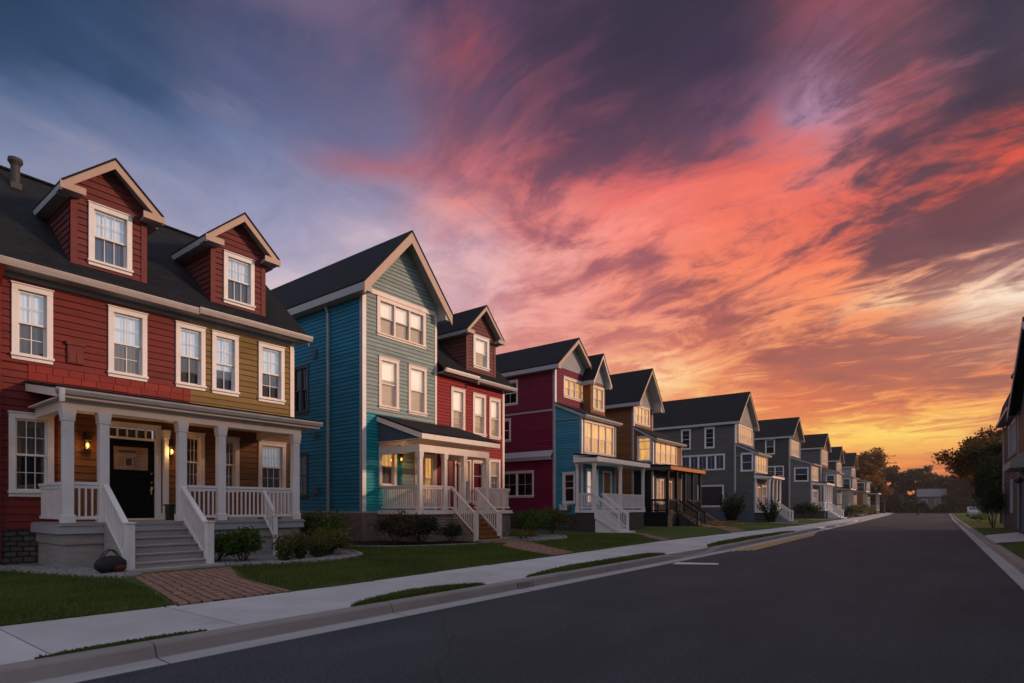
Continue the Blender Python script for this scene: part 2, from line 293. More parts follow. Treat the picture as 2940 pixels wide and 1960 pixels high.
# ---------------------------------------------------------------- house pieces
def siding(root,name,mt,m,z0,z1,lo,hi,holes=(),step=.17,d=.022,g=.017,label=None):
    """lapped boards with open joints, cut round the openings"""
    B=MB(); L=lo if callable(lo) else (lambda z:lo); H=hi if callable(hi) else (lambda z:hi)
    z=z0
    while z<z1-1e-4:
        za,zb=z,min(z+step,z1); zm=(za+zb)/2; z+=step
        iv=[(None,None)]; a,b=L(zm),H(zm)
        if b-a<.01: continue
        cuts=sorted((max(h[0],a),min(h[1],b)) for h in holes if h[2]<zm<h[3] and h[1]>a and h[0]<b)
        segs=[]; cur=('L',a)
        for c0,c1 in cuts:
            if c0>cur[1]+1e-3: segs.append((cur,('x',c0)))
            cur=('x',max(c1,cur[1]))
        if b>cur[1]+1e-3: segs.append((cur,('H',b)))
        gg=min(g,(zb-za)*.4)
        cutsegs=[]
        for s,e in segs:                      # butt joints between board lengths
            x=s[1]+random.uniform(.8,4.2)
            while x<e[1]-.5: cutsegs.append((s,('x',x))); s=('x',x); x+=random.uniform(2.6,4.3)
            cutsegs.append((s,e))
        for s,e in cutsegs:
            ua=lambda q: L(q) if s[0]=='L' else s[1]
            ub=lambda q: H(q) if e[0]=='H' else e[1]
            zt=zb
            if ub(zt)-ua(zt)<0: zt=zm
            p=lambda u,v,w:m(u,v,w)
            B.poly([p(ua(za+gg),za+gg,d),p(ub(za+gg),za+gg,d),p(ub(zt),zt,.005),p(ua(zt),zt,.005)])
            B.poly([p(ua(za+gg),za+gg,-.012),p(ub(za+gg),za+gg,-.012),p(ub(za+gg),za+gg,d),p(ua(za+gg),za+gg,d)])
            B.poly([p(ua(za),za,-.012),p(ub(za),za,-.012),p(ub(za+gg),za+gg,-.012),p(ua(za+gg),za+gg,-.012)])
    o=B.build(name,mt,root)
    if label: o['label']=label
    return o
def hole(w): return (w[0]+.05,w[1]-.05,w[2]+.05,w[3]-.05)
def window(root,m,r,grid=(2,2,2),up='sheer',low='darkcurt',trim='trim',cw=.12,n=1,sashmat=None,pleat=True,dh=True,cut=None,bev=0,dep=1.):
    """casing > sash, pane, curtain; r=(u0,u1,v0,v1) outside of the casing; n lights side by side"""
    u0,u1,v0,v1=r; t=M[trim]; B=MB(); m0=m; m=lambda u,v,w: m0(u,v,w*dep if w<0 else w)
    B.fbox(m,u0,u0+cw,v0+.10,v1-cw,-.16,.055); B.fbox(m,u1-cw,u1,v0+.10,v1-cw,-.16,.055)
    B.fbox(m,u0,u1,v1-cw,v1,-.16,.058); B.fbox(m,u0-.02,u1+.02,v1,v1+.03,0,.085)
    B.fbox(m,u0-.02,u1+.02,v0+.04,v0+.10,-.16,.095); B.fbox(m,u0,u1,v0-.04,v0+.04,0,.05)
    iu0,iu1,iv0,iv1=u0+cw,u1-cw,v0+.10,v1-cw; mw=.09
    wl=(iu1-iu0-(n-1)*mw)/n; lights=[(iu0+k*(wl+mw),iu0+k*(wl+mw)+wl) for k in range(n)]
    for k in range(1,n): B.fbox(m,lights[k][0]-mw,lights[k][0],iv0,iv1,-.16,.03)
    w=B.build('window',t,root,bevel=bev)
    S=MB(); G=MB(); f=.045; vm=(iv0+iv1)/2 if dh else iv0
    for a,b in lights:
        parts=[(vm-.02,iv1,-.06,-.02,grid[1])]+([(iv0,vm+.02,-.10,-.062,grid[2])] if dh else [])
        for q0,q1,w0,w1,rows in parts:
            S.fbox(m,a,a+f,q0,q1,w0,w1); S.fbox(m,b-f,b,q0,q1,w0,w1); S.fbox(m,a+f,b-f,q1-f,q1,w0,w1); S.fbox(m,a+f,b-f,q0,q0+f,w0,w1)
            wm=(w0+w1)/2
            for c in range(1,grid[0]): 
                x=a+f+(b-a-2*f)*c/grid[0]; S.fbox(m,x-.009,x+.009,q0+f,q1-f,wm-.009,wm+.012)
            for c in range(1,rows):
                x=q0+f+(q1-q0-2*f)*c/rows; S.fbox(m,a+f,b-f,x-.009,x+.009,wm-.008,wm+.011)
            G.poly([m(a+f,q0+f,wm),m(b-f,q0+f,wm),m(b-f,q1-f,wm),m(a+f,q1-f,wm)])
    S.build('sash',M[sashmat] if sashmat else t,w); G.build('pane',M['sideglass' if m(0,0,1)[1]<m(0,0,0)[1]-.5 else 'glass'],w)
    Cb=MB(); c0=cut if cut is not None else vm
    for mi,(q0,q1) in ((0,(c0,iv1)),(1,(iv0,c0))):
        for a,b in lights:
            if pleat:
                k=max(6,int((b-a)/.045)); pts=[(a+(b-a)*i/k, -.125+.014*(i%2)+random.uniform(-.006,.006)) for i in range(k+1)]
                for (ua,wa),(ub,wb) in zip(pts,pts[1:]): Cb.poly([m(ua,q0,wa),m(ub,q0,wb),m(ub,q1,wb),m(ua,q1,wa)],mi)
            else:
                k=max(4,int((q1-q0)/.05))
                for i in range(k):
                    va,vb=q0+(q1-q0)*i/k,q0+(q1-q0)*(i+1)/k
                    Cb.poly([m(a,va,-.150),m(b,va,-.150),m(b,vb,-.138),m(a,vb,-.138)],mi)
    Cb.build('curtain' if pleat else 'blind',[M[up],M[low]],w)
    return w
def rail(root,p,q,h=.87,mt='trim',name='railing',top=(.09,.06),sp=.115,b=.034,bevel=.004):
    """top and bottom rail with balusters from p to q (floor points, may slope)"""
    p,q=Vector(p),Vector(q); B=MB(); up=Vector((0,0,1))
    B.beam(p+up*h,q+up*h,top[0],top[1]); B.beam(p+up*(h-.07),q+up*(h-.07),.04,.08); B.beam(p+up*.11,q+up*.11,.05,.07)
    L=(Vector((q.x,q.y,0))-Vector((p.x,p.y,0))).length; n=max(2,round(L/sp))
    for i in range(1,n):
        c=p.lerp(q,i/n); B.box(c.x-b/2,c.x+b/2,c.y-b/2,c.y+b/2,c.z+.10,c.z+h-.05)
    return B.build(name,M[mt],root)
def post(root,x,y,z0,z1,w=.16,mt='trim',name='column',cap=True,bevel=.008):
    B=MB(); h=w/2
    B.box(x-h,x+h,y-h,y+h,z0,z1)
    if cap:
        B.box(x-h-.025,x+h+.025,y-h-.025,y+h+.025,z0,z0+.18); B.box(x-h-.02,x+h+.02,y-h-.02,y+h+.02,z1-.24,z1-.20); 
        B.hexa([(x-h-.015,y-h-.015,z1-.20),(x+h+.015,y-h-.015,z1-.20),(x+h+.015,y+h+.015,z1-.20),(x-h-.015,y+h+.015,z1-.20)]+[(x-h-.04,y-h-.04,z1),(x+h+.04,y-h-.04,z1),(x+h+.04,y+h+.04,z1),(x-h-.04,y+h+.04,z1)])
    return B.build(name,M[mt],root,bevel=bevel)
def newel(root,x,y,z0,z1,w=.14,mt='trim'):
    B=MB(); h=w/2; B.box(x-h,x+h,y-h,y+h,z0,z1); B.box(x-h-.02,x+h+.02,y-h-.02,y+h+.02,z1,z1+.035)
    return B.build('newel_post',M[mt],root,bevel=.006)
def stairs(root,x0,run,y0,y1,zt,zg,n,mt='deckgrey',cheek=None):
    """n risers going down towards +X from the deck edge x0"""
    B=MB(); r=(zt-zg)/n
    for i in range(1,n):
        x=x0+run*(i-1); B.box(x,x+run,y0,y1,zg-.05,zt-r*i-.04); B.box(x-.01,x+run+.03,y0-.02,y1+.02,zt-r*i-.038,zt-r*i)
    return B.build('stairs',M[mt],root,bevel=.006)
def slab_roof(root,xw,zw,xf,zf,y0,y1,name='porch_roof',trim='trim',fas=.2,gut=True,t=.07):
    """lean-to roof from the wall (xw,zw) to the eave (xf,zf)"""
    B=MB(); B.extr([(xw,y0,zw),(xf,y0,zf),(xf,y0,zf-t),(xw,y0,zw-t)],(0,y1-y0,0)); o=B.build(name,M['roofy'],root)
    B=MB(); k=(zw-zf)/(xw-xf)
    B.box(xf-.05,xf-.005,y0+.01,y1-.01,zf-t-fas,zf-t+.02)                                    # eave board
    for ya,yb in ((y0+.005,y0+.05),(y1-.05,y1-.005)):                                         # raked end boards
        B.extr([(xw,ya,zw-t+.01),(xf-.05,ya,zf-t+.03),(xf-.05,ya,zf-t-fas),(xw,ya,zw-t-fas)],(0,yb-ya,0))
    B.box(xw,xf-.05,y0+.05,y1-.05,zf-t-fas,zf-t-fas+.03)                                      # ceiling
    B.build('porch_trim',M[trim],root)
    if gut:
        B=MB(); z=zf-t; B.extr([(xf,y0-.03,z),(xf+.10,y0-.03,z+.01),(xf+.11,y0-.03,z-.03),(xf+.075,y0-.03,z-.11),(xf,y0-.03,z-.11)],(0,y1-y0+.06,0)); B.build('gutter',M['metal'],root)
    return o
def gable_roof(root,xb,xf,y0,y1,ze,zr,ov=.4,ovf=.5,rake=.32,trim='tantrim',eave='greytrim',soff='soffit',ym=None,box=.24,t=.08):
    """pitched roof with its ridge across the street line, gable to the street"""
    ym=(y0+y1)/2 if ym is None else ym; x1=xf+ovf; B=MB()
    for s,ya in ((1,y0-ov),(-1,y1+ov)):
        B.extr([(xb,ya,ze),(xb,ym,zr),(xb,ym,zr-t),(xb,ya,ze-t)],(x1-xb+.03,0,0))
    B.build('roof',M['roofx'],root)
    B=MB(); S=MB(); E=MB()
    for s,ya,yw in ((1,y0-ov,y0),(-1,y1+ov,y1)):
        k=(zr-ze)/(ym-ya); zin=ze-t+k*(yw-ya)
        # rake board and the underside of the overhang
        B.extr([(x1-.045,ya,ze-t+.02),(x1-.045,ym,zr-t+.02),(x1-.045,ym,zr-t-rake),(x1-.045,ya,ze-t-rake)],(.05,0,0))
        S.extr([(xf-.02,ya+s*.03,ze-t-.005),(xf-.02,ym,zr-t-.005-.03*k),(xf-.02,ym,zr-t-.06),(xf-.02,ya+s*.03,ze-t-.05)],(ovf-.03,0,0))
        # boxed eave running back along the side
        E.extr([(xb,ya,ze-t-.004),(xb,ya,ze-t-box),(xb,yw,ze-t-box),(xb,yw,zin-.02)],(x1-xb-.05,0,0))
    B.build('bargeboard',M[trim],root); S.build('soffit',M[soff],root); E.build('eave',M[eave],root)
    k=(zr-ze)/(ym-y0+ov)
    return lambda y: zr-t-.05-k*abs(y-ym)
def downspout(root,pts,r=.045,mt='metal'):
    B=MB()
    for a,b in zip(pts,pts[1:]): B.beam(a,b,r*1.7,r*1.7)
    return B.build('downspout',M[mt],root)
def corner(root,m,u0,u1,v0,v1,mt='trim',w=.04,name='corner_board'):
    B=MB(); B.fbox(m,u0,u1,v0,v1,-.03,w); return B.build(name,M[mt],root)
def dormer(root,x,yc,half,zb,ze,zr,rx,rz,k,wall,win,ov=.28,ovf=.36,trim='tantrim',side='greytrim',**wk):
    """gabled dormer standing on a roof plane z=rz+(rx-X)*k"""
    xr=lambda z: rx-(z-rz)/k
    kk=(zr-ze)/(half+ov); t=.06; x1=x+ovf
    hz=lambda z: max(0,min(half,(zr-t-.05-z)/kk)); wh=hole(win)
    siding(root,'dormer',M[wall],east(x),zb,zr-t-.05,lambda z:yc-hz(z),lambda z:yc+hz(z),[wh])
    zz=ze+kk*ov-.05
    for s in (-1,1):
        B=MB(); B.fbox(east(x),yc+s*half-(.14 if s>0 else 0),yc+s*half+(.14 if s<0 else 0),zb-.05,zz,-.03,.035); B.build('dormer_corner_board',M[wall],root)
    for s in (-1,1):
        mm=(lambda u,v,w,s=s:(u,yc+s*half+s*w,v))
        siding(root,'dormer_cheek',M[wall],mm,zb-.1,zz,lambda z:xr(z)-.05,x)
    R=MB(); T=MB(); S=MB()
    for s in (-1,1):
        ye=yc+s*(half+ov); xe,xp=xr(ze)-.1,xr(zr)-.1
        top=[(x1+.03,ye,ze),(x1+.03,yc,zr),(xp,yc,zr),(xe,ye,ze)]
        R.hexa([(a,b,c-t) for a,b,c in top]+top)
        T.extr([(x1-.04,ye,ze-t+.015),(x1-.04,yc,zr-t+.015),(x1-.04,yc,zr-t-.22),(x1-.04,ye,ze-t-.19)],(.05,0,0))       # raked board
        T.extr([(x1+.012,ye+s*.02,ze-t+.02),(x1+.012,ye-s*.50,ze-t+.02),(x1+.012,ye-s*.50,ze-t-.15),(x1+.012,ye+s*.02,ze-t-.15)],(.03,0,0))   # cornice return
        S.extr([(x-.02,ye-s*.03,ze-t-.006),(x-.02,yc,zr-t-.04),(x-.02,yc,zr-t-.08),(x-.02,ye-s*.03,ze-t-.05)],(ovf-.03,0,0))
        S.extr([(x,ye,ze-t-.005),(x,ye,ze-t-.14),(x,ye-s*.46,ze-t-.14),(x,ye-s*.40,ze-t-.005)],(ovf+.008,0,0))
        S.hexa([(xr(ze)-.15,ye,ze-t-.17),(x,ye,ze-t-.17),(x,ye-s*(ov-.01),ze-t-.17),(xr(ze)-.15,ye-s*(ov-.01),ze-t-.17),(xr(ze)-.15,ye,ze-t-.006),(x,ye,ze-t-.006),(x,ye-s*(ov-.01),ze-t+.04),(xr(ze)-.15,ye-s*(ov-.01),ze-t+.04)])
    R.build('dormer_roof',M['roofx'],root); T.build('dormer_trim',M[trim],root); S.build('dormer_eave',M[side],root)
    return window(root,east(x),win,**wk)
def lantern(root,m,u,v,energy=0):
    B=MB(); B.fbox(m,u-.05,u+.05,v+.18,v+.34,0,.03); B.beam(m(u,v+.30,.02),m(u,v+.30,.16),.025,.025)
    B.cyl(m(u,v+.34,.16),m(u,v+.22,.16),.03,.05,10); B.cyl(m(u,v+.22,.16),m(u,v+.12,.16),.06,.11,12); B.cyl(m(u,v-.14,.16),m(u,v-.10,.16),.07,.08,12)
    for a in range(4):
        dx,dy=.075*cos(a*pi/2+.78),.075*sin(a*pi/2+.78); c=m(u,v,.16); B.beam((c[0]+dx,c[1]+dy,v-.10),(c[0]+dx,c[1]+dy,v+.14),.012,.012)
    L=B.build('wall_lantern',M['iron'],root)
    B=MB(); c=m(u,v,.16); B.ball(c,.035,.035,.06,10); B.build('bulb',M['bulb'],L,smooth=True)
    B=MB(); B.cyl(m(u,v-.10,.16),m(u,v+.12,.16),.062,.068,12,cap=False); B.build('lantern_glass',M['lampglass'],L,smooth=True)
    if energy:
        l=bpy.data.lights.new('lantern_light','POINT'); l.energy=energy; l.color=(1,.5,.16); l.shadow_soft_size=.08
        o=bpy.data.objects.new('lantern_light',l); COL.objects.link(o); o.parent=L; p=m(u,v-.02,.30); o0=LOC[root.name]; o.location=(p[0]-o0[0],p[1]-o0[1],p[2]-o0[2])
    return L
# ---------------------------------------------------------------- red and olive house (nearest)
GZ=.16
def red_olive_house():
    h=thing('house','long two-storey clapboard house, red left half and olive right half, white columned porch','house',(-17.2,5.5,GZ))
    X=-17.2; E=east(X); sl=.883; rx,rz=-16.75,7.12
    up=[(3.55,4.32,4.98,6.69),(5.46,6.36,4.92,6.68),(7.08,7.88,4.92,6.69),(8.07,8.86,4.90,6.68),(9.49,10.37,4.88,6.67)]
    lowr=[(3.50,4.34,1.80,3.70)]; lowp=[(7.24,7.86,2.0,3.62),(8.25,8.88,2.0,3.60),(9.49,10.42,2.0,3.58)]
    doorh=[(5.36,6.68,1.1,3.72)]
    siding(h,'wall',M['red'],E,4.86,6.98,.2,7.46,[hole(w) for w in up],label='red clapboard upper wall')
    siding(h,'wall',M['red'],E,3.85,4.5,.2,7.46,[hole(w) for w in up]); siding(h,'wall',M['red'],E,4.5,4.86,.2,7.46)
    siding(h,'wall',M['red'],E,1.0,3.85,.2,4.42,[hole(w) for w in lowr])
    siding(h,'wall',M['olive'],E,3.85,6.98,7.46,10.6,[hole(w) for w in up],label='olive clapboard upper wall')
    siding(h,'wall',M['tan'],E,1.17,3.85,4.42,10.6,[hole(w) for w in lowp]+doorh,label='tan clapboard wall under the porch')
    # red shakes above the porch roof, reflected light painted in as brighter red
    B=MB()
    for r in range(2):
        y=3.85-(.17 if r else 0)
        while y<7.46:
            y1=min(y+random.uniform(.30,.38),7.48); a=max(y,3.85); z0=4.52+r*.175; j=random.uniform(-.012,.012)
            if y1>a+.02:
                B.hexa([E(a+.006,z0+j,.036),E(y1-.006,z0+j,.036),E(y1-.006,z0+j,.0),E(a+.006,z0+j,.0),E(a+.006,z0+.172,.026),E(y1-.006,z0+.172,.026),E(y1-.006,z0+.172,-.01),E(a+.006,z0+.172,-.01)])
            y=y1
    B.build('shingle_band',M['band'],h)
    B=MB(); B.box(-26,X-.03,10.62,10.70,.1,7.0); B.box(-26,X-.03,.1,.18,.1,7.0); B.extr([(X-.05,10.66,6.95),(-21.2,10.66,10.8),(-25.9,10.66,6.95)],(0,.04,0)); B.build('end_wall',M['olive'],h)
    corner(h,E,10.58,10.72,1.17,6.98,'peach')
    B=MB(); B.box(X-.25,X-.012,.2,10.66,-.1,1.0); B.build('foundation',M['stone'],h)
    for i,w in enumerate(up): window(h,E,w,(2,2,(2,2,1,1,2)[i]),'sheer',('darkcurt','taupe','darkcurt','blueshade','darkcurt')[i],'trim',bev=.004,cut=(None,5.75,None,5.6,None)[i])
    window(h,E,lowr[0],(3,2,2),'taupe','dim','trim',bev=.004)
    for w in lowp: window(h,E,w,(3,2,2),'sheer' if w[0]>9 else 'taupe','taupe','peach',bev=.004)
    # roof
    B=MB()
    for seg in ((-1.2,11.0),):
        B.extr([(rx,seg[0],rz),(-21.2,seg[0],11.05),(-21.2,seg[0],10.95),(rx,seg[0],rz-.1)],(0,seg[1]-seg[0],0))
        B.extr([(-25.9,seg[0],6.9),(-21.2,seg[0],11.05),(-21.2,seg[0],10.95),(-25.9,seg[0],6.8)],(0,seg[1]-seg[0],0))
    B.box(-21.3,-21.1,-1.2,11.0,11.03,11.08)
    B.build('roof',M['roofy'],h)
    B=MB(); B.box(X,rx+.01,-1.2,10.98,6.93,6.97); B.box(rx-.03,rx,-1.2,10.98,6.93,rz-.1); B.box(X+.01,X+.06,.2,10.62,6.80,6.93)
    B.extr([(rx,10.98,rz-.1),(-21.2,10.98,10.95),(-21.2,10.98,10.75),(rx,10.98,rz-.3)],(0,.03,0)); B.build('eave',M['soffit'],h)
    for (a,b,dx,dz) in ((-1.2,7.5,0,0),(7.48,11.05,.03,.03)):
        B=MB(); z=rz-.08+dz; x=rx+dx; B.extr([(x,a,z),(x+.12,a,z+.015),(x+.125,a,z-.03),(x+.09,a,z-.13),(x,a,z-.13)],(0,b-a,0)); B.extr([(x+.115,a,z+.03),(x+.135,a,z+.03),(x+.135,a,z),(x+.115,a,z)],(0,b-a,0)); B.build('gutter',M['metal'],h)
    downspout(h,[(rx+.06,3.3,6.95),(X+.08,3.3,6.5),(X+.08,3.3,.3)],.06,'red')
    B=MB(); B.fbox(E,.2,3.18,1.0,6.9,.0,.10); B.build('wall_panel',M['dormred'],h)
    dormer(h,-17.28,5.54,.85,7.55,9.38,10.42,rx,rz,sl,'dormred',(5.06,6.03,7.68,9.20),grid=(3,2,1),up='sheer',low='blueshade',pleat=True,bev=.004)
    dormer(h,-17.28,8.92,.85,7.55,9.38,10.42,rx,rz,sl,'dormred',(8.45,9.40,7.68,9.18),grid=(3,2,1),up='sheer',low='darkcurt',bev=.004)
    B=MB(); B.cyl((-20.35,4.29,10.1),(-20.35,4.29,10.92),.105,.105,14); B.cyl((-20.35,4.29,10.86),(-20.35,4.29,10.96),.11,.165,14); B.cyl((-20.35,4.29,10.96),(-20.35,4.29,11.05),.17,.16,14); B.box(-20.46,-20.22,4.17,4.41,10.2,10.36)
    B.build('roof_vent',M['dark'],h)['label']='round dark metal flue with a wide cap'
    B=MB(); B.fbox(E,4.60,4.93,5.05,5.52,0,.07); B.fbox(E,4.57,4.96,5.50,5.58,0,.10); B.fbox(E,4.63,4.76,5.08,5.28,.07,.085); B.fbox(E,4.78,4.9,5.08,5.28,.07,.085); B.build('wall_vent',M['dormred'],h)
    # ---- porch
    dz=1.17; fx=-15.2
    B=MB(); n=14; 
    for i in range(n): B.box(X+.01+(X*0)+i*(2.14/n),X+.01+(i+1)*2.14/n-.008,3.92,9.72,dz-.04,dz)
    B.build('deck',M['deckgrey'],h)
    B=MB(); B.box(fx+.06,fx+.11,3.90,9.74,.93,dz-.045); B.box(X,fx+.06,3.90,3.95,.93,dz-.045); B.box(X,fx+.06,9.69,9.74,.93,dz-.045); B.box(fx+.08,fx+.14,3.87,9.77,dz-.07,dz-.043)
    B.build('deck_fascia',M['greytrim'],h,bevel=.006)
    B=MB(); B.box(X,fx+.03,4.0,9.62,.70,.929); B.box(X,fx-.02,4.05,9.57,-.1,.699); B.build('deck_skirt',M['stonegrey'],h)
    cols=[4.08,4.74,6.40,7.37,9.52]
    for y in cols: post(h,fx,y,dz,3.62,.19)
    post(h,X+.14,6.78,dz,3.62,.12)
    B=MB(); B.box(fx-.10,fx+.10,3.95,9.66,3.62,3.84); B.box(X,fx-.10,3.98,4.16,3.62,3.84); B.box(X,fx-.10,9.44,9.62,3.62,3.84); B.build('porch_beam',M['peach'],h,bevel=.006)
    slab_roof(h,X,4.48,-14.85,4.08,3.80,10.12,trim='peach',fas=.17)
    B=MB(); B.cyl((-14.72,3.86,4.0),(-14.72,3.86,3.72),.055,.05,10); B.build('gutter_outlet',M['trim'],h)
    rail(h,(fx,4.17,dz),(fx,4.65,dz)); rail(h,(X+.05,4.08,dz),(fx-.1,4.08,dz)); rail(h,(fx,6.49,dz),(fx,7.28,dz)); rail(h,(fx,7.46,dz),(fx,9.43,dz)); rail(h,(X+.05,9.55,dz),(fx-.1,9.55,dz))
    for a,b in ((7.55,8.35),(9.05,9.4)): B=MB(); B.fbox(east(fx+.02),a,b,dz,dz+.09,-.05,.05); B.build('kick_board',M['stonegrey'],h)
    rn=.27; nn=6
    stairs(h,fx+.11,rn,4.80,6.36,dz,GZ,nn); 
    B=MB()
    for y0,y1 in ((4.72,4.80),(6.36,6.44)):
        B.extr([(fx+.11,y0,dz-.05),(fx+.11+rn*5.2,y0,.2),(fx+.11+rn*5.2,y0,0),(fx+.11,y0,0)],(0,y1-y0,0))
    B.box(fx+.11+rn*5,-13.30,4.6,6.55,0,GZ+.05)
    B.build('stair_stringer',M['stonegrey'],h)
    for y,c in ((4.76,4.74),(6.40,6.40)):
        rail(h,(fx+.06,y,dz),(-13.82,y,GZ+.05),.86,name='handrail',top=(.11,.06),sp=.12); newel(h,-13.75,y,GZ,1.16,.16)
    # short second rail stepping down in front of the deck
    rail(h,(fx+.12,8.50,dz),(-14.74,8.60,.62),.80,name='handrail',sp=.08); newel(h,-14.70,8.61,GZ,1.28,.09)
    # door
    B=MB(); c=E
    B.fbox(c,5.33,5.46,dz,3.74,-.1,.06); B.fbox(c,6.56,6.70,dz,3.74,-.1,.06); B.fbox(c,5.46,6.56,3.60,3.74,-.1,.06); B.fbox(c,5.46,6.56,3.30,3.36,-.1,.05); B.fbox(c,5.46,6.56,dz,dz+.05,-.1,.08)
    for k in range(1,5): B.fbox(c,5.46+k*.22-.015,5.46+k*.22+.015,3.36,3.60,-.05,.03)
    d=B.build('door_frame',M['trim'],h,bevel=.004)
    B=MB(); B.poly([c(5.46,3.36,-.02),c(6.56,3.36,-.02),c(6.56,3.60,-.02),c(5.46,3.60,-.02)]); B.build('pane',M['glass'],d)
    B=MB(); B.fbox(c,5.46,6.56,3.36,3.60,-.3,-.2); B.build('curtain',M['dim'],d)
    B=MB(); B.fbox(c,5.47,6.55,dz+.05,3.30,-.07,-.03)
    for (a,b,p,q) in ((5.47,5.62,dz+.05,3.30),(6.40,6.55,dz+.05,3.30),(5.62,6.40,3.14,3.30),(5.62,6.40,2.28,2.42),(5.62,6.40,dz+.05,dz+.30),(5.97,6.05,dz+.30,2.28)): B.fbox(c,a,b,p,q,-.03,-.012)
    d=B.build('door',M['door'],h,bevel=.004)
    B=MB()
    for v in (2.42,2.18): B=MB(); B.cyl(c(6.47,v,-.012),c(6.47,v,.03),.032,.026,12); B.build('lock',M['brass'],d)
    B=MB()
    B.fbox(c,6.45,6.49,1.86,2.08,-.012,.02); B.ball(c(6.47,2.02,.045),.035,.035,.035,10); B.build('handle',M['brass'],d,smooth=True)
    lantern(h,E,4.98,3.06,7); lantern(h,E,6.92,3.06,7)
    return h
red_olive_house()
# sign hung on the black door
def door_sign():
    c=east(-17.2+.0); B=MB(); y0,y1,z0,z1=5.60,6.38,2.50,3.10
    B.fbox(c,y0,y1,z0,z1,-.011,.02,0)
    for a,b,p,q in ((y0,y1,z1-.03,z1),(y0,y1,z0,z0+.03),(y0,y0+.03,z0+.03,z1-.03),(y1-.03,y1,z0+.03,z1-.03),(y0+.545,y0+.56,z0+.03,z1-.03)): B.fbox(c,a,b,p,q,.02,.032,1)
    random.seed(3)
    y=y0+.09
    while y<y0+.5: w=random.uniform(.02,.045); B.fbox(c,y,y+w,z1-.15,z1-.09,.02,.024,2); y+=w+.012
    for i in range(6):
        z=z0+.09+i*.045
        for ya,yb in ((y0+.08,y0+.22),(y0+.44,y0+.52)):
            y=ya
            while y<yb: w=random.uniform(.015,.05); B.fbox(c,y,min(y+w,yb),z,z+.018,.02,.023,2); y+=w+.012
    B.fbox(c,y0+.24,y0+.42,z0+.09,z0+.33,.02,.026,3); B.fbox(c,y0+.26,y0+.40,z0+.11,z0+.31,.026,.028,4)
    for i in range(11):
        z=z0+.06+i*.044; y=y0+.58
        while y<y1-.06: w=random.uniform(.02,.06); B.fbox(c,y,min(y+w,y1-.05),z,z+.016,.02,.023,2); y+=w+.012
    o=B.build('door_sign',[mat('aged_paper_board',(.30,.20,.14),vary=.25),mat('sign_frame',(.24,.15,.10)),mat('dark_print',(.06,.035,.025)),mat('sign_picture_border',(.35,.24,.17)),mat('sign_picture',(.03,.035,.045),vary=.6,scale=25)])
    tag(o,'brown framed notice board with dark print and a small picture, hung on the black door','sign')
door_sign()
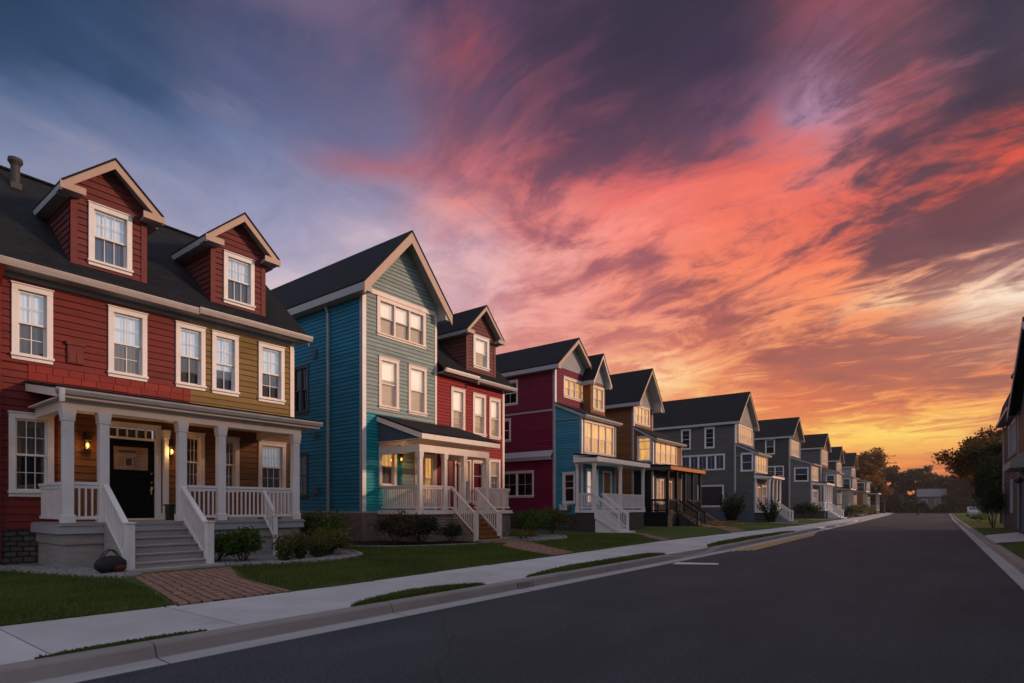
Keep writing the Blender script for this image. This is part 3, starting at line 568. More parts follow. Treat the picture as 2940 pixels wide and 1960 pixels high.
# ---------------------------------------------------------------- teal gabled house
def teal_house():
    h=thing('house','tall teal gabled house with deep blue-green side wall and sage front, cream bargeboards','house',(-18.5,16.6,GZ))
    X=-18.5; E=east(X); y0,y1=14.55,18.66; S=south(y0)
    tri=(15.24,17.96,8.55,10.12); mid=[(15.33,16.40,5.60,7.68),(16.94,18.01,5.58,7.66)]; lw=(15.35,16.28,2.36,4.12); lit=(17.32,18.5,1.75,3.85)
    hz=gable_roof(h,-31,X,y0,y1,10.3,13.12,ov=.40,ovf=.62,rake=.46,trim='tantrim',box=.30)
    k=(13.12-10.3)/(2.055+.4); top=lambda z:(max(y0,16.605-(12.98-z)/k),min(y1,16.605+(12.98-z)/k))
    hl=[hole(w) for w in [tri]+mid+[lw,lit]]
    siding(h,'wall',M['sage'],E,5.30,12.9,lambda z:top(z)[0],lambda z:top(z)[1],hl,step=.16,label='sage clapboard front wall')
    siding(h,'wall',M['aqua'],E,1.36,5.30,y0,16.6,hl,step=.13,label='aqua clapboard lower front wall')
    siding(h,'wall',M['sage'],E,1.36,5.30,16.6,y1,hl,step=.16)
    sw=[(-23.4,-22.15,5.65,7.72),(-23.3,-22.22,1.95,3.90)]
    siding(h,'wall',M['teal'],S,1.36,10.05,-31,X-.02,[hole(w) for w in sw],step=.16,label='deep teal clapboard side wall')
    B=MB(); B.box(-31,X-.2,y1-.1,y1-.04,1.3,10.0); B.build('far_wall',M['teal'],h)
    B=MB(); B.box(-31,X+.03,y0-.05,y1+.0,-.1,1.30); B.build('foundation',M['brick'],h)
    B=MB(); B.fbox(E,y0-.02,y1,1.30,1.36,-.05,.045); B.fbox(S,-31,X+.04,1.30,1.36,-.05,.04); B.build('sill_board',M['greytrim'],h)
    corner(h,E,y0-.045,y0+.14,1.36,10.0,'trim'); corner(h,S,X-.14,X,1.36,10.0,'greytrim',.045); corner(h,E,y1-.13,y1,1.36,10.2,'peach')
    corner(h,E,y0+.14,y1-.1,10.13,10.32,'peach',.05,'frieze_board')
    window(h,E,tri,(1,1,1),'shade','shadelow','peach',.16,n=3,pleat=False,sashmat='greytrim',cut=9.35)
    for w in mid: window(h,E,w,(1,1,1),'shade','shadelow','peach',.14,pleat=False,sashmat='trim',cut=(6.8 if w[0]<16 else 6.65))
    window(h,E,lw,(1,1,1),'glowlow','taupe','peach',.14,pleat=False)
    window(h,E,lit,(2,1,1),'glow','glowlow','peach',.10,n=2)
    for w in sw: window(h,S,w,(2,3,3),'blueshade','dim','slate',.10,n=2 if w[2]>5 else 1,pleat=False)
    downspout(h,[(-20.68,y0-.30,10.02),(-20.68,y0-.08,9.65),(-20.68,y0-.08,.3)],.05,'greytrim')
    B=MB(); B.fbox(S,-21.75,-21.55,7.9,8.3,0,.08); B.fbox(S,-21.7,-21.5,4.5,4.75,0,.12); B.fbox(S,-21.75,-21.4,2.1,2.35,0,.12); B.build('meter_box',M['slate'],h)
    lantern(h,E,16.42,3.55,6)
    # shared porch
    dz=1.40; fx=-16.2; a,b=15.36,19.52
    B=MB(); B.box(X+.02,fx+.1,15.30,21.2,dz-.10,dz); B.box(X+.02,fx+.13,15.27,21.23,dz-.16,dz-.10); B.build('deck',M['peach'],h,bevel=.006)
    B=MB(); B.box(X+.04,fx+.04,15.36,21.14,-.1,dz-.161); B.build('deck_skirt',M['tanstone'],h)
    for y in (15.44,16.80,17.95,19.42): post(h,fx,y,dz,3.66,.17,'peach')
    B=MB(); B.box(fx-.09,fx+.09,15.34,19.53,3.66,3.94); B.box(X+.03,fx-.09,15.36,15.53,3.66,3.94); B.box(X+.03,fx-.09,19.35,19.51,3.66,3.94); B.build('porch_beam',M['peach'],h,bevel=.006)
    slab_roof(h,X+.02,5.28,-15.85,4.40,15.22,19.98,trim='peach',fas=.20,gut=False)
    B=MB(); B.extr([(X+.03,15.30,5.0),(-16.1,15.30,4.12),(X+.03,15.30,4.12)],(0,.03,0)); B.build('porch_gable',M['slate'],h)
    rail(h,(X+.08,15.44,dz),(fx-.09,15.44,dz),.95,'peach'); rail(h,(fx,15.53,dz),(fx,16.72,dz),.95,'peach'); rail(h,(fx,16.88,dz),(fx,17.2,dz),.95,'peach'); rail(h,(fx,18.70,dz),(fx,19.34,dz),.95,'peach'); rail(h,(fx,19.5,dz),(fx,21.1,dz),.95,'peach'); rail(h,(X+.08,21.12,dz),(fx,21.12,dz),.95,'peach')
    stairs(h,fx+.1,.22,17.26,18.62,dz,GZ,7,'rust'); B=MB(); B.box(-14.8,-14.45,17.1,18.8,0,GZ+.07)
    for q0,q1 in ((17.16,17.25),(18.63,18.72)): B.extr([(fx+.1,q0,dz-.1),(fx+.1+.22*6,q0,.15),(fx+.1,q0,.15)],(0,q1-q0,0))
    B.build('stair_stringer',M['tanstone'],h)
    for y in (17.2,18.68): rail(h,(fx+.05,y,dz),(-14.9,y,.34),.92,'peach','handrail'); newel(h,-14.86,y,GZ,1.30,.15,'peach')
    return h
teal_house()
# ---------------------------------------------------------------- scarlet house beside it
def scarlet_house():
    h=thing('house','scarlet clapboard house with one brownish red dormer, joined to the tall teal house','house',(-18.5,21.1,GZ))
    X=-18.5; E=east(X); y0,y1=18.68,23.6; rx,rz=-18.05,7.80; sl=.88
    up=[(19.59,20.56,5.08,7.13),(21.13,22.11,5.06,7.10),(22.38,23.28,5.04,7.07)]
    lw=[(22.35,23.27,2.30,3.95),(20.28,21.0,1.75,3.85),(21.10,21.98,1.7,3.8)]; dr=(18.95,19.95,1.35,3.85)
    siding(h,'wall',M['scarlet'],E,1.40,7.62,y0+.02,y1,[hole(w) for w in up+lw]+[dr],step=.15)
    B=MB(); B.box(-29,X-.02,y1-.06,y1,.1,7.6); B.extr([(X-.05,y1-.05,7.6),(-22.6,y1-.05,11.5),(-27,y1-.05,7.6)],(0,.04,0)); B.build('end_wall',M['scarlet'],h)
    B=MB(); B.box(X-.4,X+.02,21.15,y1,-.1,1.36); B.build('foundation',M['brick'],h)
    corner(h,E,y1-.13,y1+.03,1.36,7.6,'peach')
    for w in up: window(h,E,w,(1,1,3),'shade','shadelow','peach',.14,pleat=False,sashmat='trim',cut=6.15)
    window(h,E,lw[0],(4,1,2),'shadelow','taupe','peach',.12,pleat=True); window(h,E,lw[1],(1,1,1),'glowlow','taupe','peach',.10); window(h,E,lw[2],(1,3,1),'scarlet','scarlet','peach',.08,pleat=False,dh=False)
    B=MB(); B.fbox(E,18.95,19.06,1.4,3.9,-.1,.05); B.fbox(E,19.84,19.95,1.4,3.9,-.1,.05); B.fbox(E,19.06,19.84,3.78,3.9,-.1,.05); f=B.build('door_frame',M['peach'],h)
    B=MB(); B.fbox(E,19.06,19.84,1.42,3.78,-.08,-.03); 
    for a,b in ((19.14,19.41),(19.49,19.76)):
        for p,q in ((1.6,2.4),(2.55,3.6)): B.fbox(E,a,b,p,q,-.03,-.015)
    d=B.build('door',M['reddoor'],h); B=MB(); B.ball(E(19.76,2.42,.02),.03,.03,.03); B.build('handle',M['brass'],d)
    # white fluted half column with a carved head beside the door
    B=MB(); B.cyl(E(20.10,1.4,.10),E(20.10,3.45,.10),.09,.075,9); B.fbox(E,19.97,20.23,1.4,1.55,0,.22)
    for i in range(9): B.ball(E(20.10+.1*cos(i*.7),3.5+.05*(i%3),.12+.04*sin(i*2.1)),.06,.06,.05,6)
    B.build('pilaster',M['peach'],h)
    B=MB(); B.extr([(rx,y0+.02,rz),(-22.6,y0+.02,11.8),(-22.6,y0+.02,11.7),(rx,y0+.02,rz-.1)],(0,y1-y0+.35,0)); B.extr([(-27.1,y0+.02,7.8),(-22.6,y0+.02,11.8),(-22.6,y0+.02,11.7),(-27.1,y0+.02,7.7)],(0,y1-y0+.35,0)); B.build('roof',M['roofy'],h)
    B=MB(); B.box(X,rx,y0+.02,y1+.3,7.60,7.64); B.box(rx-.03,rx,y0+.02,y1+.3,7.60,rz-.09); B.build('eave',M['soffit'],h)
    for a,b,dx,dzz in ((y0+.03,21.0,.03,.05),(20.95,y1+.42,0,-.02)):
        B=MB(); z=rz-.08+dzz; x=rx+dx; B.extr([(x,a,z),(x+.13,a,z+.015),(x+.13,a,z-.05),(x+.09,a,z-.15),(x,a,z-.15)],(0,b-a,0)); B.build('gutter',M['peach' if dx else 'metal'],h)
    B=MB(); B.cyl((rx+.06,20.98,7.64),(rx+.06,20.98,7.42),.05,.04,8); B.build('gutter_outlet',M['metal'],h)
    dormer(h,-18.45,21.72,1.12,8.05,10.02,11.47,rx,rz,sl,'brownred',(21.10,22.30,8.38,9.95),up='shade',low='shadelow',pleat=False,grid=(1,1,1),ov=.30,cw=.16,cut=9.1)
    return h
scarlet_house()
# ---------------------------------------------------------------- houses with a two-storey front extension
def gabled_house(label,X,y0,y1,ze,zr,back,side,front,rear_win=(),ext=None,porch=None,gwin=None,gmat=None,ov=.38,ovf=.5,rake=.28,trim='tantrim',found='stone',zf=1.1,step=.16,belts=(),ym=None,lit=('glow','glowlow'),wtrim='trim',gcase='peach',dep=.3):
    h=thing('house',label,'house',(X,(y0+y1)/2,GZ)); E=east(X); S=south(y0); ymid=(y0+y1)/2 if ym is None else ym
    gable_roof(h,back,X,y0,y1,ze,zr,ov,ovf,rake,trim,'greytrim','soffit',ym)
    k=(zr-ze)/(ymid-y0+ov); zt=lambda z:(max(y0,ymid-(zr-.14-z)/k),min(y1,ymid+(zr-.14-z)/k))
    siding(h,'wall',M[side],S,zf,ze-.25,back,X-.02,[hole(w[0]) for w in rear_win],step=step)
    gs=gwin[0][2]-.35 if gwin else ze-2
    siding(h,'wall',M[front],E,zf,ze-.05,y0,y1,[hole(w) for w in (gwin or [])],step=step)
    siding(h,'gable',M[gmat or front],E,ze-.05,zr-.14,lambda z:zt(z)[0],lambda z:zt(z)[1],[],step=step*.75)
    B=MB(); B.box(back,X-.1,y1-.08,y1-.02,zf,ze-.1); B.build('far_wall',M[side],h)
    B=MB(); B.box(back,X+.02,y0-.03,y1,-.1,zf); B.build('foundation',M[found],h)
    corner(h,E,y0-.045,y0+.12,zf,ze-.2,'trim'); corner(h,S,X-.12,X,zf,ze-.25,'greytrim',.045); corner(h,E,y1-.12,y1+.02,zf,ze-.2,trim)
    for z in belts: corner(h,S,back,X-.12,z,z+.1,'greytrim',.035,'belt_board')
    for w in rear_win: window(h,S,w[0],w[1],w[2],w[3],wtrim,.11,n=w[4] if len(w)>4 else 1,dep=dep,pleat=False,dh=w[5] if len(w)>5 else True)
    for w in (gwin or []):
        wd=w[1]-w[0]; window(h,E,w,(1,1,1),lit[0],lit[1],gcase,.13,dep=dep,n=max(1,round(wd/.75)))
    if ext:
        ex,ea,eb,zw,zx=ext['x'],ext['y0'],ext['y1'],ext['zw'],ext['z']; EE=east(ex); SS=south(ea); em=M[ext['mat']]
        kk=(zw-zx)/(ex-X+.3); zr_=lambda x: zw-.12-(x-X)*kk
        fw=ext.get('win',[]); sw=ext.get('side',[]); dn=ext.get('low',[]); dr=ext.get('door')
        lz=ext.get('lz',zf); lm=M[ext.get('lowmat',ext['mat'])]
        if lz>zf: siding(h,'extension_wall',lm,EE,zf,lz,ea,eb,[hole(w[0]) for w in dn]+([dr] if dr else []),step=step); siding(h,'extension_wall',lm,SS,zf,lz,X,ex,step=step)
        siding(h,'extension_wall',em,EE,lz,zx-.02,ea,eb,[hole(w) for w in fw]+[hole(w[0]) for w in dn]+([dr] if dr else []),step=step)
        siding(h,'extension_wall',em,SS,lz,zw-.12,X,lambda z: min(ex,X+(zw-.12-z)/kk),[hole(w[0]) for w in sw],step=step)
        B=MB(); B.box(X,ex-.02,eb-.08,eb-.02,zf,zx-.1); B.build('extension_far_wall',em,h)
        B=MB(); B.box(X,ex+.02,ea-.03,eb,-.1,zf); B.build('extension_foundation',M[found],h)
        slab_roof(h,X,zw,ex+.3,zx,ea-.12,eb+.2,'extension_roof',ext.get('trim','greytrim'),.16,True)
        corner(h,EE,ea-.045,ea+.10,zf,zx-.1,'trim'); corner(h,SS,ex-.10,ex,zf,zx-.1,'greytrim',.045); corner(h,EE,eb-.10,eb+.02,zf,zx-.1,trim)
        for w in fw: window(h,EE,w,(2,1,1),lit[0],lit[1],gcase,.11,dep=dep,n=max(1,round((w[1]-w[0])/1.0)),cut=w[2]+.95*(w[3]-w[2])/2)
        for w in sw: window(h,SS,w[0],w[1],w[2],w[3],wtrim,.11,dep=dep,pleat=False)
        for w in dn: window(h,EE,w[0],w[1],w[2],w[3],wtrim,.10,dep=dep,n=w[4])
        if dr:
            B=MB(); B.fbox(EE,dr[0],dr[0]+.1,dr[2],dr[3]+.05,-.1,.05); B.fbox(EE,dr[1]-.1,dr[1],dr[2],dr[3]+.05,-.1,.05); B.fbox(EE,dr[0]+.1,dr[1]-.1,dr[3]-.07,dr[3]+.05,-.1,.05); B.build('door_frame',M['trim'],h)
            B=MB(); B.fbox(EE,dr[0]+.1,dr[1]-.1,dr[2],dr[3]-.07,-.08,-.03); q=(dr[2]+dr[3])/2
            for p0,p1 in ((dr[2]+.15,q-.1),(q+.05,dr[3]-.2)): B.fbox(EE,dr[0]+.2,dr[1]-.2,p0,p1,-.03,-.012)
            d=B.build('door',M[ext.get('doormat','wood')],h); B=MB(); B.ball(EE(dr[1]-.18,q-.05,.02),.03,.03,.03,8); B.build('handle',M['brass'],d)
    if porch:
        px,pa,pb,pz,dz=porch['x'],porch['y0'],porch['y1'],porch['z'],porch['deck']; wx=porch.get('wx',ext['x'] if ext else X); mt=porch.get('mat','trim'); th=porch.get('th',.36); sk=porch.get('skirt','stone')
        B=MB(); B.box(wx+.02,px,pa,pb,dz-.16,dz); B.build('deck',M[porch.get('deckmat',mt)],h); B=MB(); B.box(wx+.04,px-.08,pa+.06,pb-.06,-.1,dz-.161); B.build('deck_skirt',M[sk],h)
        B=MB(); B.extr([(wx,pa-.2,pz),(px+.25,pa-.2,pz-.18),(px+.25,pa-.2,pz-.26),(wx,pa-.2,pz-.08)],(0,pb-pa+.4,0)); B.build('porch_roof',M['roofy'],h)
        B=MB(); B.box(wx+.01,px+.20,pa-.16,pa-.10,pz-th-.1,pz-.10-.12); B.extr([(wx+.01,pa-.16,pz-.085),(px+.20,pa-.16,pz-.25),(px+.20,pa-.16,pz-.22-.1),(wx+.01,pa-.16,pz-.22)],(0,.06,0)); B.box(wx+.01,px+.20,pa-.10,pb+.14,pz-th-.1,pz-th-.06); B.build('porch_side_trim',M[porch.get('sidetrim',mt)],h)
        B=MB(); B.box(px+.20,px+.245,pa-.17,pb+.17,pz-th-.1,pz-.235); B.build('porch_fascia',M[porch.get('fmat',mt)],h)
        n=porch.get('n',3); cy=[pa+.12+(pb-pa-.24)*i/(n-1) for i in range(n)]
        for y in cy: post(h,px-.12,y,dz,pz-th-.1,porch.get('cw',.15),porch.get('cmat',mt),bevel=0)
        post(h,wx+.10,pa+.12,dz,pz-th-.1,.12,mt,bevel=0)
        st=porch.get('stair'); rm=porch.get('rmat',mt)
        for a,b in zip(cy,cy[1:]):
            if st and st[0]<b-.1 and st[1]>a+.1:
                if st[0]-a>.3: rail(h,(px-.12,a+.08,dz),(px-.12,st[0],dz),.9,rm,bevel=0)
                if b-st[1]>.3: rail(h,(px-.12,st[1],dz),(px-.12,b-.08,dz),.9,rm,bevel=0)
            else: rail(h,(px-.12,a+.08,dz),(px-.12,b-.08,dz),.9,rm)
        rail(h,(wx+.12,pa+.12,dz),(px-.2,pa+.12,dz),.9,rm)
        if st:
            s0,s1,run=st; nn=max(3,round((dz-GZ)/.18)); stairs(h,px,run,s0,s1,dz,GZ,nn,porch.get('smat',mt)); xe=px+run*(nn-1)
            B=MB()
            for q in (s0-.07,s1+.01): B.extr([(px,q,dz-.02),(xe,q,GZ+.1),(xe,q,GZ),(px-.02,q,dz-.45)],(0,.06,0))
            B.box(xe,xe+.42,s0-.12,s1+.12,.0,GZ+.09); B.build('stair_stringer',M[porch.get('smat',mt)],h)
            for y in (s0-.03,s1+.03): rail(h,(px-.05,y,dz),(xe-.05,y,GZ+.14),.9,rm,'handrail'); newel(h,xe,y,GZ,1.22,.12,rm)
    return h
D=gabled_house('crimson gabled house with a sky blue front extension and a white porch',-18.5,28.5,32.35,9.95,11.9,-31,'crimson','crimson',
  rear_win=[((-22.5,-21.2,7.9,9.4),(2,1,1),'blueshade','dim'),((-22.6,-21.75,5.65,7.05),(1,1,1),'blueshade','blueshade'),((-22.6,-20.0,2.15,3.75),(2,2,2),'dim','dim',2,False)],
  belts=(7.25,4.35),gwin=[(29.4,32.2,8.2,9.42)],gmat='greytrim',dep=.55,
  ext=dict(x=-16.7,y0=28.52,y1=32.7,zw=7.75,z=6.85,mat='blue',win=[(28.75,32.4,4.66,6.55)],side=[((-17.95,-17.1,1.75,3.55),(1,2,1),'dim','dim')],low=[((29.0,30.4,1.7,3.75),(1,1,1),'shade','shade',2)],door=(31.0,32.1,1.4,3.7),doormat='rust'),
  porch=dict(x=-15.4,y0=27.75,y1=34.29,z=4.55,deck=1.39,th=.42,n=3,stair=(27.75,28.75,.24),skirt='dark',smat='trim'))
def bay(h):       # second, smaller gable of the crimson house
    X=-17.95; E=east(X); w=(32.0,33.45,7.75,9.25)
    gable_roof(h,-22,X,31.75,33.65,9.55,11.35,.25,.4,.22,'peach')
    siding(h,'bay_wall',M['rust'],E,7.25,9.5,31.75,33.65,[hole(w)],step=.15); siding(h,'bay_gable',M['greytrim'],E,9.5,11.2,lambda z:32.7-max(0,(11.2-z)*.62),lambda z:32.7+max(0,(11.2-z)*.62),step=.12)
    siding(h,'bay_wall',M['rust'],south(31.75),7.25,9.5,-18.5,X,step=.15); window(h,E,w,(1,1,1),'glow','glowlow','peach',.13,n=2)
    B=MB(); B.box(-22,X-.02,33.58,33.63,1.0,9.5); B.build('bay_far_wall',M['rust'],h); B=MB(); B.box(-18.5,X,31.75,33.65,7.15,7.25); B.build('bay_floor',M['peach'],h)
bay(D)
B=MB(); B.extr([(-31,28.20,4.5),(-18.6,28.20,4.5),(-18.6,28.47,4.85),(-31,28.47,4.85)],(0,0,.07)); B.box(-31,-18.6,28.22,28.26,4.36,4.5); B.build('pent_roof',M['greytrim'],D)
gabled_house('rust brown gabled house with a black porch and glowing upper windows',-18.5,39.1,42.5,9.25,12.0,-31,'rust','rust',gwin=[(39.25,41.9,7.75,9.15)],gmat='stonegrey',ov=.55,ovf=.75,
  ext=dict(x=-17.0,y0=39.12,y1=44.6,zw=7.55,z=6.55,mat='rust',lz=4.45,lowmat='black',win=[(39.5,43.6,4.75,6.4)],side=[((-18.2,-17.1,4.85,6.7),(2,1,1),'glow','glow')],low=[((39.7,41.0,1.8,3.6),(3,2,2),'amber','amber',2)],door=(41.6,42.6,1.2,3.5)),
  porch=dict(x=-15.75,wx=-18.45,y0=38.95,y1=45.8,z=4.72,deck=1.2,mat='black',fmat='wood',sidetrim='greyhouse',th=.42,n=5,cw=.17,stair=(41.0,42.6,.27),skirt='black',smat='dark'),belts=())
gabled_house('big dark grey gabled house with a row of five side windows',-16.5,57.5,64.0,9.95,13.25,-36,'greyhouse','greyhouse',
  rear_win=[((-21.9,-20.9,7.45,9.5),(1,2,2),'dim','dim'),((-19.5,-18.5,7.45,9.5),(1,2,2),'dim','dim'),((-21.9,-17.5,5.25,6.8),(2,1,1),'blueshade','blueshade',5,False),((-20.2,-17.6,1.6,3.75),(1,1,1),'slate','slate',1,False)],
  gwin=[(58.4,63.4,8.0,9.75)],gmat='stonegrey',zf=1.1,found='slate',
  ext=dict(x=-14.7,y0=57.52,y1=62.2,zw=7.8,z=6.8,mat='greyhouse',win=[(57.8,61.9,4.95,6.6)],side=[((-16.0,-14.85,5.0,6.75),(1,1,1),'blueshade','blueshade')],low=[((60.0,61.6,1.6,3.7),(2,2,2),'dim','dim',2)],door=(58.2,59.3,1.25,3.5)),
  porch=dict(x=-13.3,y0=57.4,y1=61.9,z=4.75,deck=1.2,n=4,fmat='peach',stair=(59.2,60.4,.26),smat='greytrim'))
gabled_house('charcoal gabled house with white railings, just past the big dark grey house',-16.5,81.4,88.0,10.9,13.7,-34,'dark','dark',
  rear_win=[((-19.5,-18.3,8.6,10.6),(1,1,1),'blueshade','dim'),((-19.4,-17.2,5.6,7.0),(2,2,2),'dim','dim',2)],gwin=[(82,87,8.4,10.4)],
  ext=dict(x=-14.0,y0=81.45,y1=86.5,zw=8.2,z=7.2,mat='grey',win=[(81.9,86,5.0,6.8)],side=[((-16,-14.3,4.9,6.7),(1,1,1),'blueshade','dim')],low=[((82,85.5,1.7,3.8),(1,1,1),'taupe','taupe',4)]),
  porch=dict(x=-12.4,y0=81.4,y1=87.2,z=4.9,deck=1.3,n=5,fmat='peach',stair=(83.0,85.0,.3),smat='trim',skirt='dark'))
gabled_house('grey gabled house with a tan front, third from the far end of the row',-16.3,103,109.5,11.2,13.7,-34,'greyhouse','tan',gwin=[(103.8,108.8,8.6,10.8)],rear_win=[((-19,-17.5,5.4,7.2),(2,2,2),'dim','dim')],
  ext=dict(x=-14.2,y0=104.29,y1=109,zw=8.2,z=7.2,mat='stonegrey',win=[(103.6,108.2,5.0,6.8)],side=[((-15.8,-14.5,4.9,6.8),(1,2,2),'blueshade','dim')],low=[((104,107.5,1.7,3.8),(2,3,3),'taupe','dim',3)]),
  porch=dict(x=-12.4,y0=103.3,y1=109,z=4.8,deck=1.2,n=5,mat='stonegrey',fmat='peach',stair=(105,106.6,.3)))
gabled_house('dark sided gabled house with a tan front, second from the far end of the row',-16.3,119,125,10.2,12.9,-30,'dark','tan',gwin=[(119.8,124.2,8.0,9.8)],
  ext=dict(x=-13.8,y0=119.05,y1=125,zw=7.9,z=7.0,mat='stonegrey',win=[(119.5,124.2,4.9,6.7)],side=[((-15.4,-14.1,4.9,6.8),(1,2,2),'blueshade','dim')],low=[((120,124,1.6,3.7),(1,1,1),'glowlow','taupe',4)]),
  porch=dict(x=-12.0,y0=119.3,y1=125,z=4.8,deck=1.1,n=4,mat='stonegrey',fmat='peach'),lit=('glowlow','taupe'))
gabled_house('tan gabled house at the far end of the row beside the leafy tree',-16.3,139,145.5,10.2,13.3,-30,'stonegrey','rust',gwin=[(139.8,144.6,8.0,9.8)],
  ext=dict(x=-13.6,y0=139.05,y1=145.5,zw=8.0,z=7.0,mat='tan',win=[(139.6,145,4.9,6.7)],side=[((-15.4,-13.9,4.9,6.8),(1,2,2),'dim','dim')],low=[((140,145,1.6,3.7),(1,1,1),'taupe','taupe',4)]),
  porch=dict(x=-11.8,y0=139.3,y1=145.5,z=4.8,deck=1.1,n=4,mat='stonegrey',fmat='peach'),lit=('glowlow','taupe'))
# ---------------------------------------------------------------- grey house on the right
def right_house():
    h=thing('house','dark grey house across the street at the right edge, with a steep flared roof','house',(3.0,40,GZ)); X=3.0; W=west(X)
    wn=[(42.6,45.2,4.6,6.5),(46.3,47.4,4.6,6.5)]; gd=(36.2,40.2,GZ,3.0); wb=(44.6,46.0,1.2,3.2)
    siding(h,'wall',M['dark'],W,.3,6.9,25.4,51.2,[hole(w) for w in wn]+[hole(wb),(gd[0],gd[1],0,3.0)],step=.2)
    siding(h,'gable',M['dark'],W,6.9,9.6,lambda z:25.6+(z-6.7)*2.6,lambda z:41.4-(z-6.7)*2.6,step=.2)
    north=lambda u,v,w:(u,51.2+w,v); B=MB(); B.box(X+.05,13,51.1,51.2,.3,6.9); B.build('far_wall',M['greyhouse'],h)
    B=MB(); B.box(X-.02,13,25.4,51.2,-.1,.3); B.build('foundation',M['stone'],h)
    B=MB()      # flared lower roof slope of the far half
    pr=[(2.55,7.05),(2.72,7.55),(2.88,8.35),(4.29,9.3),(3.3,10.3),(8,11.2),(13,7)]
    B.extr([(a,41.6,z) for a,z in pr],(0,9.8,0)); B.build('roof',M['roofy'],h)
    B=MB(); B.extr([(2.55,41.75,6.72),(2.55,33.5,9.85),(2.55,33.5,9.7),(2.55,41.75,6.57)],(8,0,0)); B.extr([(2.55,25.2,6.72),(2.55,33.5,9.85),(2.55,33.5,9.7),(2.55,25.2,6.57)],(8,0,0)); B.build('roof',M['roofx'],h)
    B=MB(); B.extr([(2.53,41.75,6.57),(2.53,33.5,9.7),(2.53,33.5,9.4),(2.53,41.75,6.27)],(.05,0,0)); B.extr([(2.53,25.2,6.57),(2.53,33.5,9.7),(2.53,33.5,9.4),(2.53,25.2,6.27)],(.05,0,0)); B.build('bargeboard',M['greytrim'],h)
    B=MB(); B.box(2.52,2.60,41.7,51.4,6.9,7.08); B.box(2.6,X,41.7,51.4,6.95,7.0); B.build('eave',M['greytrim'],h)
    corner(h,W,51.05,51.22,.3,6.9,'greytrim'); corner(h,W,41.3,41.5,.3,6.9,'greytrim')
    for w in wn: window(h,W,w,(1,1,1),'amber','taupe','greytrim',.13,n=2)
    window(h,W,wb,(2,2,2),'taupe','dim','greytrim',.12)
    B=MB(); B.fbox(W,gd[0]-.18,gd[0],GZ,3.1,-.1,.06); B.fbox(W,gd[1],gd[1]+.18,GZ,3.1,-.1,.06); B.fbox(W,gd[0],gd[1],2.95,3.15,-.1,.06)
    for k in range(5): B.fbox(W,gd[0],gd[1],.17+k*.555,.17+k*.555+.545,-.09,-.03)
    B.build('garage_door',M['slate'],h)
    B=MB(); B.extr([(X-.7,35.9,3.75),(X,35.9,4.3),(X,35.9,3.4),(X-.7,35.9,3.4)],(0,4.6,0)); B.build('door_hood',M['stonegrey'],h)
    B=MB(); B.fbox(W,34.4,34.6,2.65,2.85,0,.05); B.beam(W(34.5,2.75,.03),W(34.5,2.75,.45),.10,.10); B.ball(W(34.5,2.75,.5),.16,.16,.16,12); B.build('wall_lamp',M['iron'],h)
    downspout(h,[W(50.8,6.9,.1),W(50.8,.3,.1)],.05,'metal')
    return h
def copy_tree(o,parent=None):
    c=o.copy(); COL.objects.link(c)
    if parent: c.parent=parent
    for k in list(o.children): copy_tree(k,c)
    return c
across=right_house(); near=copy_tree(across); near.location.x+=1.5; near.location.y-=24     # unseen copy level with the viewer, added to shade the road, kerb and porch
near['label']='out-of-view copy of the right edge house, level with the viewer, added to shade the street'
# ---------------------------------------------------------------- ground, road, kerbs, pavement
def structure(o,label): return tag(o,label,kind='structure')
def strip(name,mt,left,right,z,label,mi=None):
    """sheet between two polylines of (x,y)"""
    B=MB()
    for i in range(len(left)-1): B.poly([(*left[i],z),(*right[i],z),(*right[i+1],z),(*left[i+1],z)])
    return structure(B.build(name,mt),label)
def kx(y):      # left road edge
    P=[(-40,-5.95),(0,-5.95),(20,-6.0),(40,-6.55),(63,-7.15),(100,-8.4),(140,-9.8),(190,-12)]
    for (a,b),(c,d) in zip(P,P[1:]):
        if y<=c: return b+(d-b)*(y-a)/(c-a)
    return P[-1][1]
def rx_(y):     # right road edge
    P=[(-40,1.1),(14,1.08),(25,.96),(47,.74),(86,.35),(190,-.1)]
    for (a,b),(c,d) in zip(P,P[1:]):
        if y<=c: return b+(d-b)*(y-a)/(c-a)
    return P[-1][1]
asph=mat('asphalt',(.047,.051,.057),rough=.8,vary=.22,scale=.55,bump=.35,bscale=120,spec=.12,dirt=((.033,.037,.043),.6),stretch=(1.6,.5,1))
def asphalt_detail(m):
    T=NT(m.node_tree); b=T.n['Principled BSDF']; src=b.inputs['Base Color'].links[0].from_socket
    tc=T.add('ShaderNodeTexCoord').outputs['Object']
    n=T.add('ShaderNodeTexNoise',{'Vector':tc,'Scale':90,'Detail':2}).outputs[0]; n5=T.add('ShaderNodeTexNoise',{'Vector':tc,'Scale':26,'Detail':6,'Roughness':.7}).outputs[0]; k=T.m('MULTIPLY',T.mr(n,.3,.7,.45,1.7,False),T.mr(n5,.3,.7,.6,1.45,False))
    c=T.mix(1.,src,T.add('ShaderNodeCombineXYZ',(k,k,k)).outputs[0],'MULTIPLY')
    wn=T.add('ShaderNodeTexNoise',{'Vector':tc,'Scale':.8,'Detail':5}).outputs[1]
    v=T.add('ShaderNodeVectorMath',{0:wn,1:(1.2,1.2,0),2:tc},operation='MULTIPLY_ADD').outputs[0]
    vo=T.add('ShaderNodeTexVoronoi',{'Vector':v,'Scale':.16},feature='DISTANCE_TO_EDGE').outputs[0]
    c=T.mix(T.m('MULTIPLY',T.mr(vo,.0008,.0025,1,0),.3),c,(.012,.012,.013,1)); T.l.new(c,b.inputs['Base Color'])
asphalt_detail(asph)
conc=mat('pavement_concrete',(.46,.445,.44),rough=.8,vary=.14,scale=1.3,bump=.4,bscale=90,spec=.3,dirt=((.25,.235,.225),.75))
